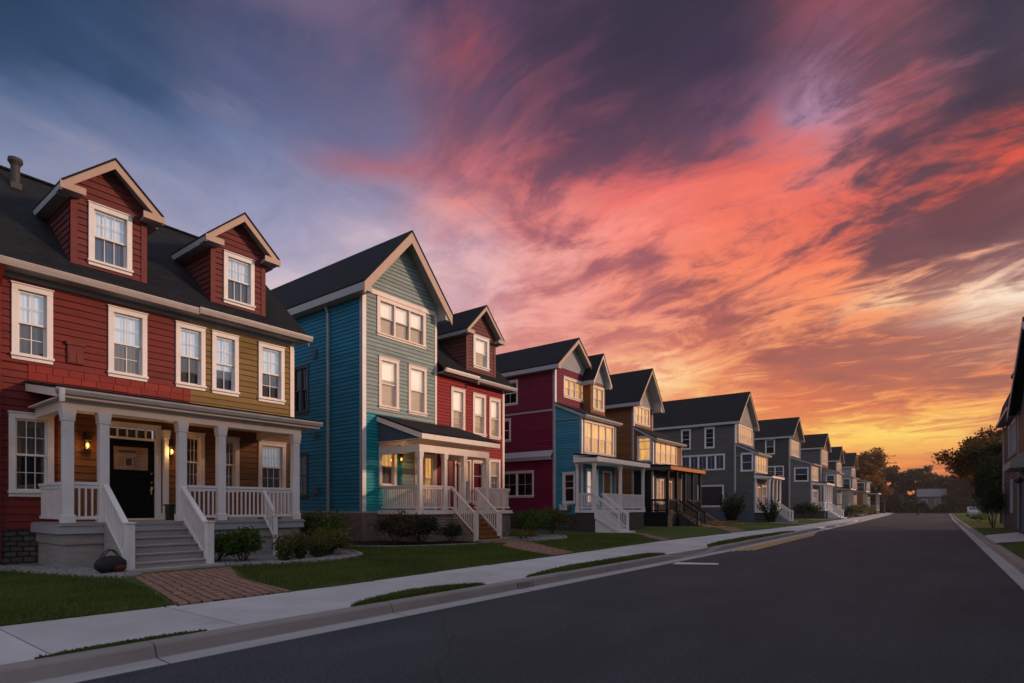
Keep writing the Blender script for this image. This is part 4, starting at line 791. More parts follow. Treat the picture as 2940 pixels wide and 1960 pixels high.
islands(conc,.88,1.08)
kerbc=mat('kerb_concrete',(.245,.218,.20),rough=.8,vary=.16,scale=1.6,bump=.35,bscale=70,spec=.3,dirt=((.15,.125,.11),.75),stretch=(1,.6,3))
gutc=mat('gutter_concrete',(.36,.345,.34),rough=.8,vary=.14,scale=1.4,bump=.3,bscale=70,spec=.3,dirt=((.2,.18,.165),.6),stretch=(2,.4,1))
pave=masonry('brick_pavers',(.30,.155,.105),(.22,.12,.085),(.035,.028,.024),.30,.15,axes=(0,1),size=.014,bump=.8,rot=12,warp=.10)
earth=mat('ground_soil',(.035,.042,.02),vary=.3,scale=.3)
lawnm=mat('lawn_turf',(.046,.074,.016),rough=.9,vary=.35,scale=1.8,bump=.8,bscale=45,spec=.1,col2=(.070,.090,.022))
mulch=mat('dark_mulch',(.018,.014,.011),rough=.95,vary=.5,scale=14,bump=1.,bscale=40,spec=.1)
ys=[-40,-20,-8]+[-4+2*i for i in range(18)]+[34,40,47,55,63,75,86,100,120,140,165,190]
B=MB(); B.poly([(-400,-80,-.12),(400,-80,-.12),(400,640,-.12),(-400,640,-.12)]); structure(B.build('ground',earth),'dark ground reaching the horizon under the street')
strip('road',asph,[(kx(y),y) for y in ys],[(rx_(y),y) for y in ys],0,'smooth dark asphalt road running away to the trees')
B=MB(); B.poly([(-60,189.9,-.004),(40,189.9,-.004),(40,197,-.004),(-60,197,-.004)]); structure(B.build('cross_road',asph),'asphalt cross road at the far end of the street')
def kerb(name,f,s,label,cuts=(),gut=True):
    """gutter pan and kerb with joints every few metres; s=-1 left side, +1 right side"""
    B=MB(); G=MB(); seg=3.05; y=-22.0
    def hgt(y): 
        h=.15
        for a,b in cuts:
            if a<y<b: h=.03
            elif a-1.2<y<=a: h=.15-.12*(y-(a-1.2))/1.2
            elif b<=y<b+1.2: h=.03+.12*(y-b)/1.2
        return h
    while y<186:
        L=seg if y<60 else 6.1; ya,yb=y+.006,y+L-.006; n=4
        for i in range(n):
            p,q=ya+(yb-ya)*i/n,ya+(yb-ya)*(i+1)/n
            def ring(yy):
                x=f(yy); h=hgt(yy); return [(x+s*.0,yy,-.1),(x,yy,.006),(x+s*.27,yy,.012),(x+s*.29,yy,.02),(x+s*.335,yy,h-.025),(x+s*.36,yy,h-.006),(x+s*.40,yy,h),(x+s*.53,yy,h),(x+s*.53,yy,-.1)]
            r0,r1=ring(p),ring(q)
            for k in range(8):
                (G if k<2 else B).poly([r0[k],r0[k+1],r1[k+1],r1[k]])
            if i==0: B.poly(r0[3:]+[(r0[3][0],p,-.1)])
            if i==n-1: B.poly(r1[3:]+[(r1[3][0],q,-.1)])
        y+=L
    structure(B.build(name,kerbc),label); structure(G.build('road_gutter',gutc),label.replace('kerb','gutter strip'))
kerb('kerb',kx,-1,'weathered concrete kerb along the left edge of the road',cuts=((17.0,19.0),(45,49),(70,74)))
kerb('kerb',rx_,1,'concrete kerb along the right edge of the road',cuts=((29,36),))
def wx(y):      # house side of the pavement
    P=[(-40,-8.75),(2,-8.65),(6,-8.45),(14,-8.85),(23,-9.35),(30,-9.3),(48,-9.1),(63,-9.5),(100,-10.7),(190,-14.2)]
    for (a,b),(c,d) in zip(P,P[1:]):
        if y<=c: return b+(d-b)*(y-a)/(c-a)
    return P[-1][1]
B=MB(); y=-14.1
while y<186:     # separate slabs with open joints
    L=1.75 if y<60 else 3.5; a,b=y+.013,y+L-.013; j=random.uniform(-.006,.006); z=.148+j
    x0,x1,x2,x3=kx(a)-.535,kx(b)-.535,wx(b),wx(a)
    B.hexa([(x3,a,-.05),(x0,a,-.05),(x1,b,-.05),(x2,b,-.05),(x3,a,z),(x0,a,z),(x1,b,z),(x2,b,z)]); y+=L
structure(B.build('pavement',conc,bevel=.008),'pale concrete slab pavement between the lawns and the kerb')
B=MB()
ly=[-40,-8]+[-6+2*i for i in range(20)]+[36,42,48,55,63,75,90,110,140,186]
for a,b in zip(ly,ly[1:]): B.poly([(-70,a,.16),(wx(a)-.004,a,.16),(wx(b)-.004,b,.16),(-70,b,.16)]); B.poly([(wx(a)-.004,a,.16),(wx(b)-.004,b,.16),(wx(b)-.004,b,.0),(wx(a)-.004,a,.0)])
structure(B.build('lawn',lawnm),'mown grass in front of the row of houses')
B=MB()
for a,b in zip(ys,ys[1:]): B.poly([(rx_(a)+.532,a,.15),(60,a,.15),(60,b,.15),(rx_(b)+.532,b,.15)])
structure(B.build('lawn',lawnm),'dark grass verge on the right side of the road')
B=MB(); B.poly([(-60,197,.02),(60,197,.02),(60,300,.3),(-60,300,.3)]); structure(B.build('lawn',lawnm),'strip of grass beyond the far end of the road')
def flat(name,mt,pts,z,label,zb=None,kind='structure'):
    B=MB()
    if zb is None: B.poly([(x,y,z) for x,y in pts])
    else: B.extr([(x,y,zb) for x,y in pts],(0,0,z-zb))
    return tag(B.build(name,mt),label,kind=kind)
def curve(pts,n=6):
    out=[]; P=[pts[0]]+list(pts)+[pts[-1]]
    for i in range(1,len(P)-2):
        for k in range(n):
            t=k/n; a,b,c,d=[np.array(q) for q in P[i-1:i+3]]
            out.append(tuple(.5*((2*b)+(c-a)*t+(2*a-5*b+4*c-d)*t*t+(3*b-a-3*c+d)*t**3)))
    return out+[tuple(pts[-1])]
V1=[(-6.49,4.9),(-6.49,7.75),(-6.62,7.45),(-6.85,6.9),(-6.88,6.2),(-6.72,5.5)]; V2=[(-6.52,9.0),(-6.55,16.0),(-6.98,15.7),(-7.0,14),(-6.95,11.2),(-6.72,9.8)]; V3=[(-6.57,19.7),(-7.0,36),(-7.35,34.5),(-7.45,28),(-7.25,23),(-6.9,20.6)]; V0=[(-6.49,1.5),(-6.49,3.0),(-6.545,2.6),(-6.55,1.9)]
for v,l in ((V0,'thin tuft of verge grass at the kerb nearest the viewer'),(V1,'grass verge wedge between pavement and kerb before the drain plate'),(V2,'grass verge just past the drain plate'),(V3,'long grass verge beside the yellow lines')):
    flat('verge',lawnm,v,.166,l,.0)
W1=curve([(-12.9,4.75),(-12.3,4.35),(-10.6,4.0),(-8.45,3.5)])+curve([(-8.43,5.2),(-10.6,5.55),(-12.0,6.1),(-12.9,6.45)])
flat('path',pave,W1,.172,'brick paver path from the porch steps of the red house to the pavement',.05)
flat('path',pave,curve([(-14.5,17.2),(-12.5,15.9),(-10.5,14.5),(-8.9,13.6)])+curve([(-9.0,14.9),(-10.8,16.3),(-13,18.2),(-14.5,18.7)]),.168,'tan path from the steps of the tall teal house',.05)
flat('path',pave,curve([(-13.5,27.8),(-12.0,26.4),(-10.7,24.2),(-9.45,22.6)])+curve([(-9.45,23.6),(-11.2,25.9),(-12.6,27.9),(-13.5,28.6)]),.168,'tan path from the white porch steps of the crimson house',.05)
flat('path',pave,curve([(-14.0,41.1),(-13,40.4),(-11.5,37),(-9.35,32)])+curve([(-9.35,34.5),(-11.3,39.5),(-12.8,42),(-14,42.4)]),.168,'tan path to the black porch',.05)
for a in (52,70,92,112): flat('path',kerbc,[(-13,a+3.5),(wx(a)+.0,a),(wx(a),a+1.4),(-13,a+5)],.168,'pale path crossing the grass %d metres up the street'%a if 0 else {52:'pale path to the dark grey house',70:'pale path before the charcoal house',92:'pale path past the charcoal house',112:'pale path towards the last houses'}[a],.05)
flat('driveway',conc,[(rx_(29)+.53,28.9),(3.0,32),(3.0,42.0),(rx_(36)+.53,36.3)],.158,'pale concrete driveway in front of the garage on the right',.05)
# painted marks
wp=mat('white_road_paint',(.55,.54,.53),rough=.6,vary=.25,scale=6,dirt=((.12,.12,.12),.9)); yp=mat('yellow_road_paint',(.62,.44,.17),rough=.6,vary=.2,scale=6,dirt=((.15,.12,.08),.6))
flat('road_marking',wp,[(-5.85,14.75),(-4.85,15.35),(-4.95,15.75),(-5.95,15.3)],.004,'short white painted bar on the road by the kerb',None)
for i in range(4):
    B=MB()
    for a,b in ((20.4+i*.3,28),(28,34),(34,39.6-i*1.5)):
        q=.0+i*.15; B.poly([(kx(a)+.02+q,a,.0045),(kx(a)+.10+q,a,.0045),(kx(b)+.10+q,b,.0045),(kx(b)+.02+q,b,.0045)])
    structure(B.build('road_marking',yp),'one of the thin yellow lines painted along the kerb past the white bar')['group']='yellow kerb lines'
# drain plate cast into the kerb face
def drain():
    B=MB(); x=kx(8.7)-.312; f=lambda y,t,o:(x-.024*0+o-.05*(t-.5),y,.022+.105*t)
    for (a,b,p,q,o) in ((8.44,8.9,0,1,.006),): B.hexa([f(a,p,o),f(b,p,o),f(b,p,o-.02),f(a,p,o-.02),f(a,q,o),f(b,q,o),f(b,q,o-.02),f(a,q,o-.02)],0)
    for i in range(7):
        a=8.50+i*.05; p=.35 if i%3 else .22; B.hexa([f(a,p,.009),f(a+.02,p,.009),f(a+.02,p,.0),f(a,p,.0),f(a-.012,.85,.009),f(a+.012,.85,.009),f(a+.012,.85,.0),f(a-.012,.85,.0)],1)
    for (a,b,p,q) in ((8.43,8.445,0,1),(8.895,8.91,0,1),(8.445,8.895,-.06,.03),(8.52,8.78,.2,.27)): B.hexa([f(a,p,.010),f(b,p,.010),f(b,p,.0),f(a,p,.0),f(a,q,.010),f(b,q,.010),f(b,q,.0),f(a,q,.0)],1)
    tag(B.build('drain_plate',[kerbc,mat('dark_cast_marks',(.05,.04,.035))]),'worn cast drain plate with slots set in the kerb face','drain plate')
drain()
# ---------------------------------------------------------------- planting beds
pebm=mat('pale_gravel',(.26,.24,.23),rough=.9,vary=.4,scale=20,bump=1,bscale=60,col2=(.13,.12,.115)); edgem=masonry('edging_stone',(.30,.255,.23),(.22,.19,.17),(.1,.09,.08),.25,.2,axes=(1,0),size=.02)
def bed(name,mt,pts,z,label,edge=None,ew=.13):
    flat(name,mt,pts,z,label,.0)
    if edge:
        B=MB()
        for a,b in zip(edge,edge[1:]):
            d=Vector((b[0]-a[0],b[1]-a[1],0)).normalized(); n=Vector((d.y,-d.x,0))*ew; A=Vector((a[0],a[1],.0)); Bv=Vector((b[0],b[1],.0)); u=Vector((0,0,.215))
            B.hexa([A,A+n,Bv+n,Bv,A+u,A+n+u,Bv+n+u,Bv+u])
        structure(B.build('edging',edgem),'pale stone edging round the '+label)
E1=curve([(-13.2,6.6),(-12.75,7.4),(-12.5,8.6),(-12.7,9.6),(-13.3,10.3),(-14.6,10.9),(-17.0,11.2)])
bed('gravel_bed',pebm,E1+[(-17.2,6.6)],.18,'gravel bed under the shrubs right of the steps',E1)
E2=curve([(-12.5,4.3),(-13.2,3.95),(-14.6,3.6),(-16.2,3.2),(-18,2.6)])
bed('gravel_bed',pebm,E2+[(-18,4.2),(-13.5,4.7),(-12.9,4.72)],.18,'narrow gravel bed left of the steps',E2[::-1])
E3=curve([(-20.5,12.4),(-17.0,12.1),(-15.2,12.9),(-14.2,14.4),(-13.7,16.2),(-14.0,17.1)])
bed('mulch_bed',mulch,E3+[(-18.5,17.1),(-20.5,14.5)],.18,'dark mulch bed in front of the teal house',E3[::-1])
E4=curve([(-14.0,18.9),(-13.3,19.6),(-13.1,20.8),(-13.8,22.0),(-15.2,23.6),(-18.4,24.4)])
bed('gravel_bed',pebm,E4+[(-18.4,18.9)],.18,'gravel bed beside the steps of the scarlet house',E4)
# ---------------------------------------------------------------- leaves
rng=np.random.default_rng(11)
def quads(name,C,size,mt,parent,aspect=.5,up=0.):
    """one small leaf quad at every point of C"""
    n=len(C); a=rng.normal(size=(n,3)); a[:,2]+=up; a/=np.linalg.norm(a,axis=1)[:,None]; b=np.cross(a,rng.normal(size=(n,3))); b/=np.linalg.norm(b,axis=1)[:,None]
    s=size*rng.uniform(.6,1.4,n)[:,None]; a=a*s; b=b*s*aspect; o0=np.array(LOC[parent.name]) if parent else np.array([0,0,0.]); P=C-o0
    v=np.stack([P-a,P+b,P+a,P-b],1).reshape(-1,3)
    me=bpy.data.meshes.new(name); me.vertices.add(4*n); me.vertices.foreach_set('co',v.ravel()); me.loops.add(4*n); me.loops.foreach_set('vertex_index',np.arange(4*n)); me.polygons.add(n); me.polygons.foreach_set('loop_start',np.arange(n)*4); me.polygons.foreach_set('loop_total',np.full(n,4))
    me.materials.append(mt); me.update(); me.validate(); return link(name,me,parent,tuple(o0))
LM=dict(box=leafmat('boxwood_leaves',(.014,.038,.006),(.075,.135,.02)), olive=leafmat('olive_leaves',(.03,.045,.012),(.12,.13,.035)), yel=leafmat('yellow_green_leaves',(.04,.055,.01),(.16,.15,.03)), dark=leafmat('dark_leaves',(.008,.016,.006),(.035,.05,.016)), dry=leafmat('bronze_leaves',(.02,.016,.009),(.10,.065,.03)), tree=leafmat('tree_leaves',(.018,.025,.008),(.085,.07,.022),.4), autumn=leafmat('autumn_leaves',(.03,.026,.008),(.25,.125,.032),.35), far=leafmat('far_leaves',(.016,.02,.012),(.05,.045,.022),.3))
barkm=mat('bark',(.05,.038,.028),rough=.9,vary=.4,scale=8,bump=.8,bscale=20,stretch=(3,3,.6))
def shrub(x,y,rx,ry,h,label,kind='box',n=2600,size=.035,style='round',group=None,name='shrub'):
    t=thing(name,label,'shrub',(x,y,GZ),group); B=MB()
    k=7
    for i in range(k):
        a=2*pi*i/k+random.random(); B.cyl((x+.04*cos(a),y+.04*sin(a),GZ),(x+rx*.7*cos(a),y+ry*.7*sin(a),GZ+h*random.uniform(.55,.85)),.016,.006,5)
    B.build('stem',barkm,t)
    if style=='round':
        lump=rng.normal(size=(26,3)); lump/=np.linalg.norm(lump,axis=1)[:,None]; lump[:,2]=np.abs(lump[:,2])*1.1-.25
        L=lump[rng.integers(0,26,n)]*rng.uniform(.35,.80,(n,1))+rng.normal(size=(n,3))*.17
        C=np.stack([x+L[:,0]*rx,y+L[:,1]*ry,GZ+h*.47+L[:,2]*h*.52],1)
    else:                               # upright sprays
        m=46; a=rng.uniform(0,2*pi,m); r=np.sqrt(rng.uniform(0,1,m)); tip=np.stack([r*np.cos(a)*rx,r*np.sin(a)*ry,h*rng.uniform(.55,1.05,m)],1)
        i=rng.integers(0,m,n); q=rng.uniform(.05,1,n)[:,None]; C=tip[i]*np.concatenate([q**1.0*.85+.15,q**1.0*.85+.15,q],1)+rng.normal(size=(n,3))*.045*np.array([1,1,.8])
        C+=np.array([x,y,GZ])
    C=C[C[:,2]>GZ+.02]; quads('foliage',C,size,LM[kind],t,.5,.5 if style!='round' else .2); return t
def clumps(pts,r,n):
    i=rng.integers(0,len(pts),n); d=rng.normal(size=(n,3)); d/=np.linalg.norm(d,axis=1)[:,None]; q=rng.uniform(0,1,n)**.45
    return np.asarray(pts)[i]+d*(q*rng.uniform(.7,1.2,n)*r)[:,None]*np.array([1,1,.7])
def tree(x,y,h,r,label,kind='tree',n=9000,size=.16,trunk=.22,base=.25,group=None,flat_=.55,seed=1,name='tree'):
    t=thing(name,label,'tree',(x,y,0.1),group); random.seed(seed); B=MB(); ends=[]
    top=Vector((x,y,h*.62)); B.cyl((x,y,-.1),(x,y,h*base),trunk,trunk*.75,9); B.cyl((x,y,h*base),top,trunk*.75,trunk*.25,8)
    for i in range(17):
        z=h*random.uniform(base*.9,.62); a=random.uniform(0,2*pi); q=Vector((x,y,z)); rr=r*random.uniform(.55,.98)*(1 if z<h*.5 else .8)
        e=Vector((x+rr*cos(a),y+rr*sin(a),min(h*.93,z+h*random.uniform(.10,.36)))); m=q.lerp(e,.5)+Vector((0,0,.05*h))
        B.cyl(q,m,trunk*.34,trunk*.2,6); B.cyl(m,e,trunk*.2,trunk*.06,5); ends.append(e)
        for k in range(3):
            e2=m.lerp(e,random.uniform(.3,1))+Vector((random.uniform(-1,1),random.uniform(-1,1),random.uniform(-.3,.8)))*r*.36; B.cyl(m,e2,trunk*.1,trunk*.03,4); ends.append(e2)
    for i in range(6): e=top+Vector((random.uniform(-.4,.4)*r,random.uniform(-.4,.4)*r,h*random.uniform(.05,.34))); B.cyl(top,e,trunk*.22,trunk*.05,5); ends.append(e)
    B.build('trunk',barkm,t)
    C=clumps([tuple(e) for e in ends],r*.26,n); quads('crown',C,size,LM[kind],t,.6); return t
shrub(-14.3,6.85,.38,.36,.80,'dark green shrub against the handrail of the red house, left of the round boxwood','box',2600,.035)
shrub(-13.75,7.2,.52,.50,.90,'round clipped boxwood beside the porch steps of the red house','box',8000,.037)
shrub(-13.25,8.0,.34,.32,.72,'wispy bronze-green shrub with upright sprays, left one of the pair after the boxwood','olive',1300,.035,'spray')
shrub(-13.35,8.5,.30,.30,.76,'slim bronze-green shrub in the gravel, right one of the pair after the boxwood','olive',1300,.035,'spray')
shrub(-13.45,9.1,.42,.38,.62,'low olive shrub near the rounded end of the gravel bed','olive',1500,.035,'spray')
shrub(-13.9,9.75,.66,.58,.85,'broad yellow-green shrub at the corner of the gravel bed','yel',4800,.042,'round')
shrub(-14.7,10.3,.65,.6,1.25,'loose green shrub behind the end of the red house porch','box',1800,.045,'spray')
shrub(-19.6,13.2,1.7,.6,1.25,'tall green hedge shrub in the gap between the red house and the teal house','box',3600,.06)
shrub(-15.9,14.0,1.0,.75,1.25,'large dark bronze shrub in the mulch below the teal house porch','dry',7000,.042)
shrub(-15.6,14.95,.85,.65,1.15,'dark rounded shrub joined to the bronze one in the mulch','dark',6000,.042)
shrub(-15.0,15.95,.55,.46,.85,'small dark shrub left of the tan steps','dark',2200,.035)
shrub(-14.55,19.9,.70,.50,.42,'low yellow-green shrub at the foot of the scarlet house steps','yel',1900,.04)
shrub(-15.5,21.8,1.0,1.25,1.42,'tall round evergreen shrub between the scarlet house and the crimson house','box',4600,.05)
shrub(-15.9,24.2,1.05,1.15,1.45,'second tall round evergreen, close to the crimson side wall','olive',4200,.05)
shrub(-16.2,55.2,1.5,1.3,3.0,'big loose bush in front of the dark grey side wall','dark',3600,.09,'spray')
shrub(-13.4,57.6,1.2,.9,2.2,'tall shrub by the porch of the dark grey house','dark',3000,.08,'spray')
shrub(-12.7,61.6,.8,.8,1.2,'small shrub past the porch steps of the dark grey house','dark',1200,.07)
shrub(-14.0,77.5,2.0,1.4,2.2,'wide dark shrub before the charcoal house','dark',3000,.10)
shrub(-11.3,101,1.6,2.4,2.0,'olive hedge shrub in front of the third last house','olive',2600,.12)
shrub(-11.2,112.5,1.6,3.0,2.1,'olive hedge shrub before the second last house','olive',2400,.13)
tree(-17.6,156,14.6,6.2,'leafy bronze-green tree rising behind the last house of the row','autumn',22000,.21,.35,.2,seed=4)
tree(-14.2,150,7.5,2.6,'small tree beside the tall wooden pole','tree',6000,.2,.16,.2,seed=8)
tree(3.7,66,8.6,4.2,'broad orange-tinged tree on the right verge with a thin trunk','autumn',26000,.12,.19,.30,seed=12)
tree(5.2,60,7.8,3.0,'dense dark tree tight against the right hand house','tree',15000,.13,.18,.12,seed=15)
shrub(2.35,50.0,.8,1.3,3.2,'dark evergreen bush at the far corner of the right hand house','dark',4200,.06,name='bush')
shrub(2.5,55.5,1.3,1.6,5.6,'tall dark evergreen bush under the right hand trees','dark',7000,.08,name='bush')
shrub(2.3,72,.9,1.6,.7,'low shrub beside the thin tree trunk on the right verge','box',1500,.06)
lab=['rounded far tree left of the pale shed','domed tall tree at the centre of the far tree line','bushy far tree just right of the domed one','low far tree above the pale shed roof','far tree partly behind the orange-tinged tree','far tree at the right edge of the tree line','small far tree beside the dark house','tall far tree behind the dark house']
for i,(x,y,h,r) in enumerate([(-27,222,13,7),(-17,232,16.0,6.5),(-9,236,14.8,6.0),(-1.5,226,12.6,6),(5.5,215,12.5,6.5),(14,200,14,7),(-20,205,9,4.5),(-33,226,15,7)]):
    tree(x,y,h,r,lab[i],'far',8000,.36,.3,.12,group='trees beyond the end of the road',seed=20+i)
def belt(name,label,x0,x1,y0,y1,h,n,size,kind='far',stuff=True,cat=None):
    x=rng.uniform(x0,x1,n); top=h*(.62+.25*np.sin(x*.31)+.16*np.sin(x*.83+1)+.12*np.sin(x*1.9)); z=top*rng.uniform(0,1,n)**.7
    o=quads(name,np.stack([x,rng.uniform(y0,y1,n),z+rng.normal(size=n)*.2],1),size,LM[kind],None,.6); tag(o,label,cat,kind='stuff' if stuff else None)
belt('woods','dark mass of low woods closing the far end of the street',-130,110,246,258,8.5,60000,.5)
belt('hedge','dark hedge across the far end in front of the pale shed',-30,24,203,206,5.0,26000,.3,'dark',False,'hedge')
# ---------------------------------------------------------------- grass blades
def inside(P,poly):
    x,y=P[:,0],P[:,1]; r=np.zeros(len(P),bool); n=len(poly)
    for i in range(n):
        (x1,y1),(x2,y2)=poly[i],poly[(i+1)%n]; c=((y1>y)!=(y2>y)); c&=(x<(x2-x1)*(y-y1)/((y2-y1) if y2!=y1 else 1e-9)+x1); r^=c
    return r
GR=leafmat('grass_blades',(.034,.062,.010),(.095,.140,.028),.6)
def grass(name,area,n,h,label,skip=(),z=.158):
    A=np.array(area); lo,hi=A.min(0),A.max(0); P=rng.uniform(lo,hi,(n,2)); k=inside(P,area)
    for s in skip: k&=~inside(P,s)
    P=P[k]; n=len(P); ang=rng.uniform(0,2*pi,n); w=.006+.004*rng.random(n); hh=h*rng.uniform(.5,1.25,n); ln=rng.normal(size=(n,2))*hh[:,None]*.45
    d=np.stack([np.cos(ang)*w,np.sin(ang)*w],1); zz=np.full((n,1),z)
    v=np.stack([np.concatenate([P-d,zz],1),np.concatenate([P+d,zz],1),np.concatenate([P+ln,zz+hh[:,None]],1)],1).reshape(-1,3)
    me=bpy.data.meshes.new(name); me.vertices.add(3*n); me.vertices.foreach_set('co',v.ravel()); me.loops.add(3*n); me.loops.foreach_set('vertex_index',np.arange(3*n)); me.polygons.add(n); me.polygons.foreach_set('loop_start',np.arange(n)*3); me.polygons.foreach_set('loop_total',np.full(n,3))
    me.materials.append(GR); me.update(); tag(link(name,me,None,(0,0,0)),label,kind='stuff')
G1=[(-8.66,-1),(-18,-1),(-18,2.5)]+E2[::-1]+[(-12.4,4.35)]+[p for p in W1[:19]][1:]
grass('grass',[(-8.70,-1.5),(-17,-1.5),(-17,2.7),(-14.6,3.45),(-12.5,4.15),(-10.6,3.92),(-8.52,3.45)],60000,.055,'dark short grass of the lawn left of the brick path')
grass('grass',[(-8.47,5.25),(-10.6,5.62),(-12.9,6.5)]+E1+[(-18,12)]+E3[4:]+[(-13.2,17.0),(-12.5,15.8),(-10.5,14.4),(-8.9,13.5)],110000,.055,'mown green grass of the lawn between the brick path and the tan path',skip=(E3+[(-18.5,17.1),(-20.5,14.5)],))
grass('grass',[(-9.0,15.0),(-10.8,16.4),(-13,18.4),(-13.1,20.8),(-13.8,22.0),(-15.2,25),(-13.5,27.6),(-12.0,26.2),(-10.7,24.0),(-9.45,22.5)],45000,.06,'mown grass between the tan paths before the crimson house')
for v,l in ((V0,'short grass tuft at the nearest kerb'),(V1,'short grass on the verge wedge before the drain plate'),(V2,'short grass on the verge past the drain plate'),(V3,'short grass on the verge by the yellow lines')): grass('grass',v,900 if v is V0 else 9000 if v is not V3 else 14000,.022 if v is V0 else .05,l,z=.164)
# pebbles
def pebbles(area,n,label):
    A=np.array(area); lo,hi=A.min(0),A.max(0); P=rng.uniform(lo,hi,(n,2)); P=P[inside(P,area)]; B=MB()
    for x,y in P:
        r=random.uniform(.012,.034); a=random.random()*pi; p=[(x+r*cos(a+k*pi/2)*random.uniform(.7,1.3),y+r*sin(a+k*pi/2)*random.uniform(.7,1.3),.184) for k in range(4)]; t=(x,y,.184+r*.9)
        for k in range(4): B.poly([p[k],p[(k+1)%4],t])
    tag(B.build('gravel',pebm2),label,kind='stuff')
pebm2=mat('pebbles',(.30,.285,.275),rough=.9,vary=.5,scale=17,col2=(.15,.14,.135))
pebbles(E1+[(-15.2,10.9),(-15.2,6.6)],7000,'pale gravel stones under the shrubs right of the steps'); pebbles(E2+[(-16,4.2),(-13.5,4.7)],3500,'grey gravel stones left of the steps')
# ---------------------------------------------------------------- small things
def duffel():
    t=thing('bag','black and red duffel bag lying on the gravel beside the steps','bag',(-13.55,4.35,.18)); x,y,z=-13.55,4.35,.18
    B=MB(); B.ball((x,y,z+.17),.17,.29,.18,14,rough=.05); B.build('body',mat('black_canvas',(.014,.012,.013),rough=.8,vary=.3,scale=15,bump=.4),t,smooth=True)
    B=MB(); B.ball((x+.12,y+.13,z+.10),.07,.12,.07,12,rough=.03); B.build('pocket',mat('red_canvas',(.10,.010,.009),rough=.8,vary=.3,scale=15),t,smooth=True)
    B=MB()
    for o in (-.07,.07):
        pts=[(x+o,y-.16+.32*k/10,z+.30+.17*sin(pi*k/10)) for k in range(11)]
        for a,b in zip(pts,pts[1:]): B.cyl(a,b,.012,.012,6)
    B.build('handle',mat('strap',(.012,.012,.012)),t)
duffel()
def porch_box():
    t=thing('storage_box','dark storage box on the porch floor under the right lantern','box',(-16.85,6.95,1.17)); B=MB(); B.box(-17.1,-16.72,6.74,7.02,1.17,1.55); B.box(-17.12,-16.70,6.72,7.04,1.55,1.60); B.build('body',M['iron'],t,bevel=.01)
    B=MB(); B.box(-16.72,-16.69,6.84,6.98,1.22,1.53); B.build('panel',mat('green_grey_plastic',(.05,.07,.07),rough=.4),t,bevel=.01)
porch_box()
def white_box():
    t=thing('box','small white box with black digits mounted low on the blue extension wall','box',(-17.75,28.35,1.36)); c=south(28.49); B=MB()
    B.fbox(c,-18.05,-17.55,1.36,1.66,.0,.22); B.fbox(c,-18.07,-17.50,1.66,1.70,-.0,.25); B.build('body',M['trim'],t,bevel=.01)
    B=MB(); B.fbox(c,-17.54,-17.36,1.37,1.62,0,.18); B.build('grille',M['greyhouse'],t)
    dg=bpy.context.evaluated_depsgraph_get()
    for s,x,z,h in (('154',-17.80,1.53,.12),('5',-17.78,1.40,.12)):
        cu=bpy.data.curves.new('lettering','FONT'); cu.body=s; cu.size=h; cu.align_x='CENTER'; cu.extrude=.002; cu.materials.append(M['iron'])
        o=bpy.data.objects.new('tmp',cu); COL.objects.link(o); dg.update(); me=bpy.data.meshes.new_from_object(o.evaluated_get(dg)); bpy.data.objects.remove(o); o=bpy.data.objects.new('lettering',me); COL.objects.link(o); o.parent=t; p=c(x,z,.224); l=LOC[t.name]; o.location=(p[0]-l[0],p[1]-l[1],p[2]-l[2]); o.rotation_euler=(pi/2,0,0)
white_box()
def plank_pile():
    B=MB(); random.seed(5)
    for i in range(26):
        x=-14.6+random.uniform(-.7,1.6); y=44.6+random.uniform(-1.4,1.4); a=random.uniform(-.9,.9); l=random.uniform(.4,1.1); z=.2+random.random()*.28
        B.beam((x,y,z),(x+l*cos(a),y+l*sin(a),z+random.uniform(-.08,.1)),.12,.03)
    B.beam((-15.6,45.2,1.3),(-14.0,45.2,.25),.14,.04)
    tag(B.build('plank_pile',M['wood']),'heap of broken orange planks at the corner of the black porch','planks')
plank_pile()
def utility_pole():
    t=thing('utility_pole','tall brown wooden utility pole with two crossarms at the far end of the street','pole',(-12.5,165,0)); x,y=-12.5,165; B=MB(); B.cyl((x,y,-.1),(x,y,14.3),.24,.15,10); B.build('pole',mat('brown_pole_wood',(.075,.042,.024),rough=.9,vary=.4,scale=6),t)
    for z,a,b in ((14.0,-2.4,2.4),(12.3,-1.6,2.6)):
        B=MB(); B.beam((x+a,y-.2,z),(x+b,y-.2,z-.1),.11,.13)
        for k in range(4): B.cyl((x+a+.3+(b-a-.6)*k/3,y-.2,z),(x+a+.3+(b-a-.6)*k/3,y-.2,z+.25),.05,.035,6)
        B.build('crossarm',M['iron'],t)
    for z0,x1,z1 in ((11.2,30,13.5),(9.9,30,11.2)):
        B=MB(); pts=[(x+(x1-x)*k/14,y+30*k/14,z0+(z1-z0)*k/14-1.1*sin(pi*k/14)) for k in range(15)]
        for a,b in zip(pts,pts[1:]): B.cyl(a,b,.03,.03,4)
        B.build('wire',M['iron'],t)
utility_pole()
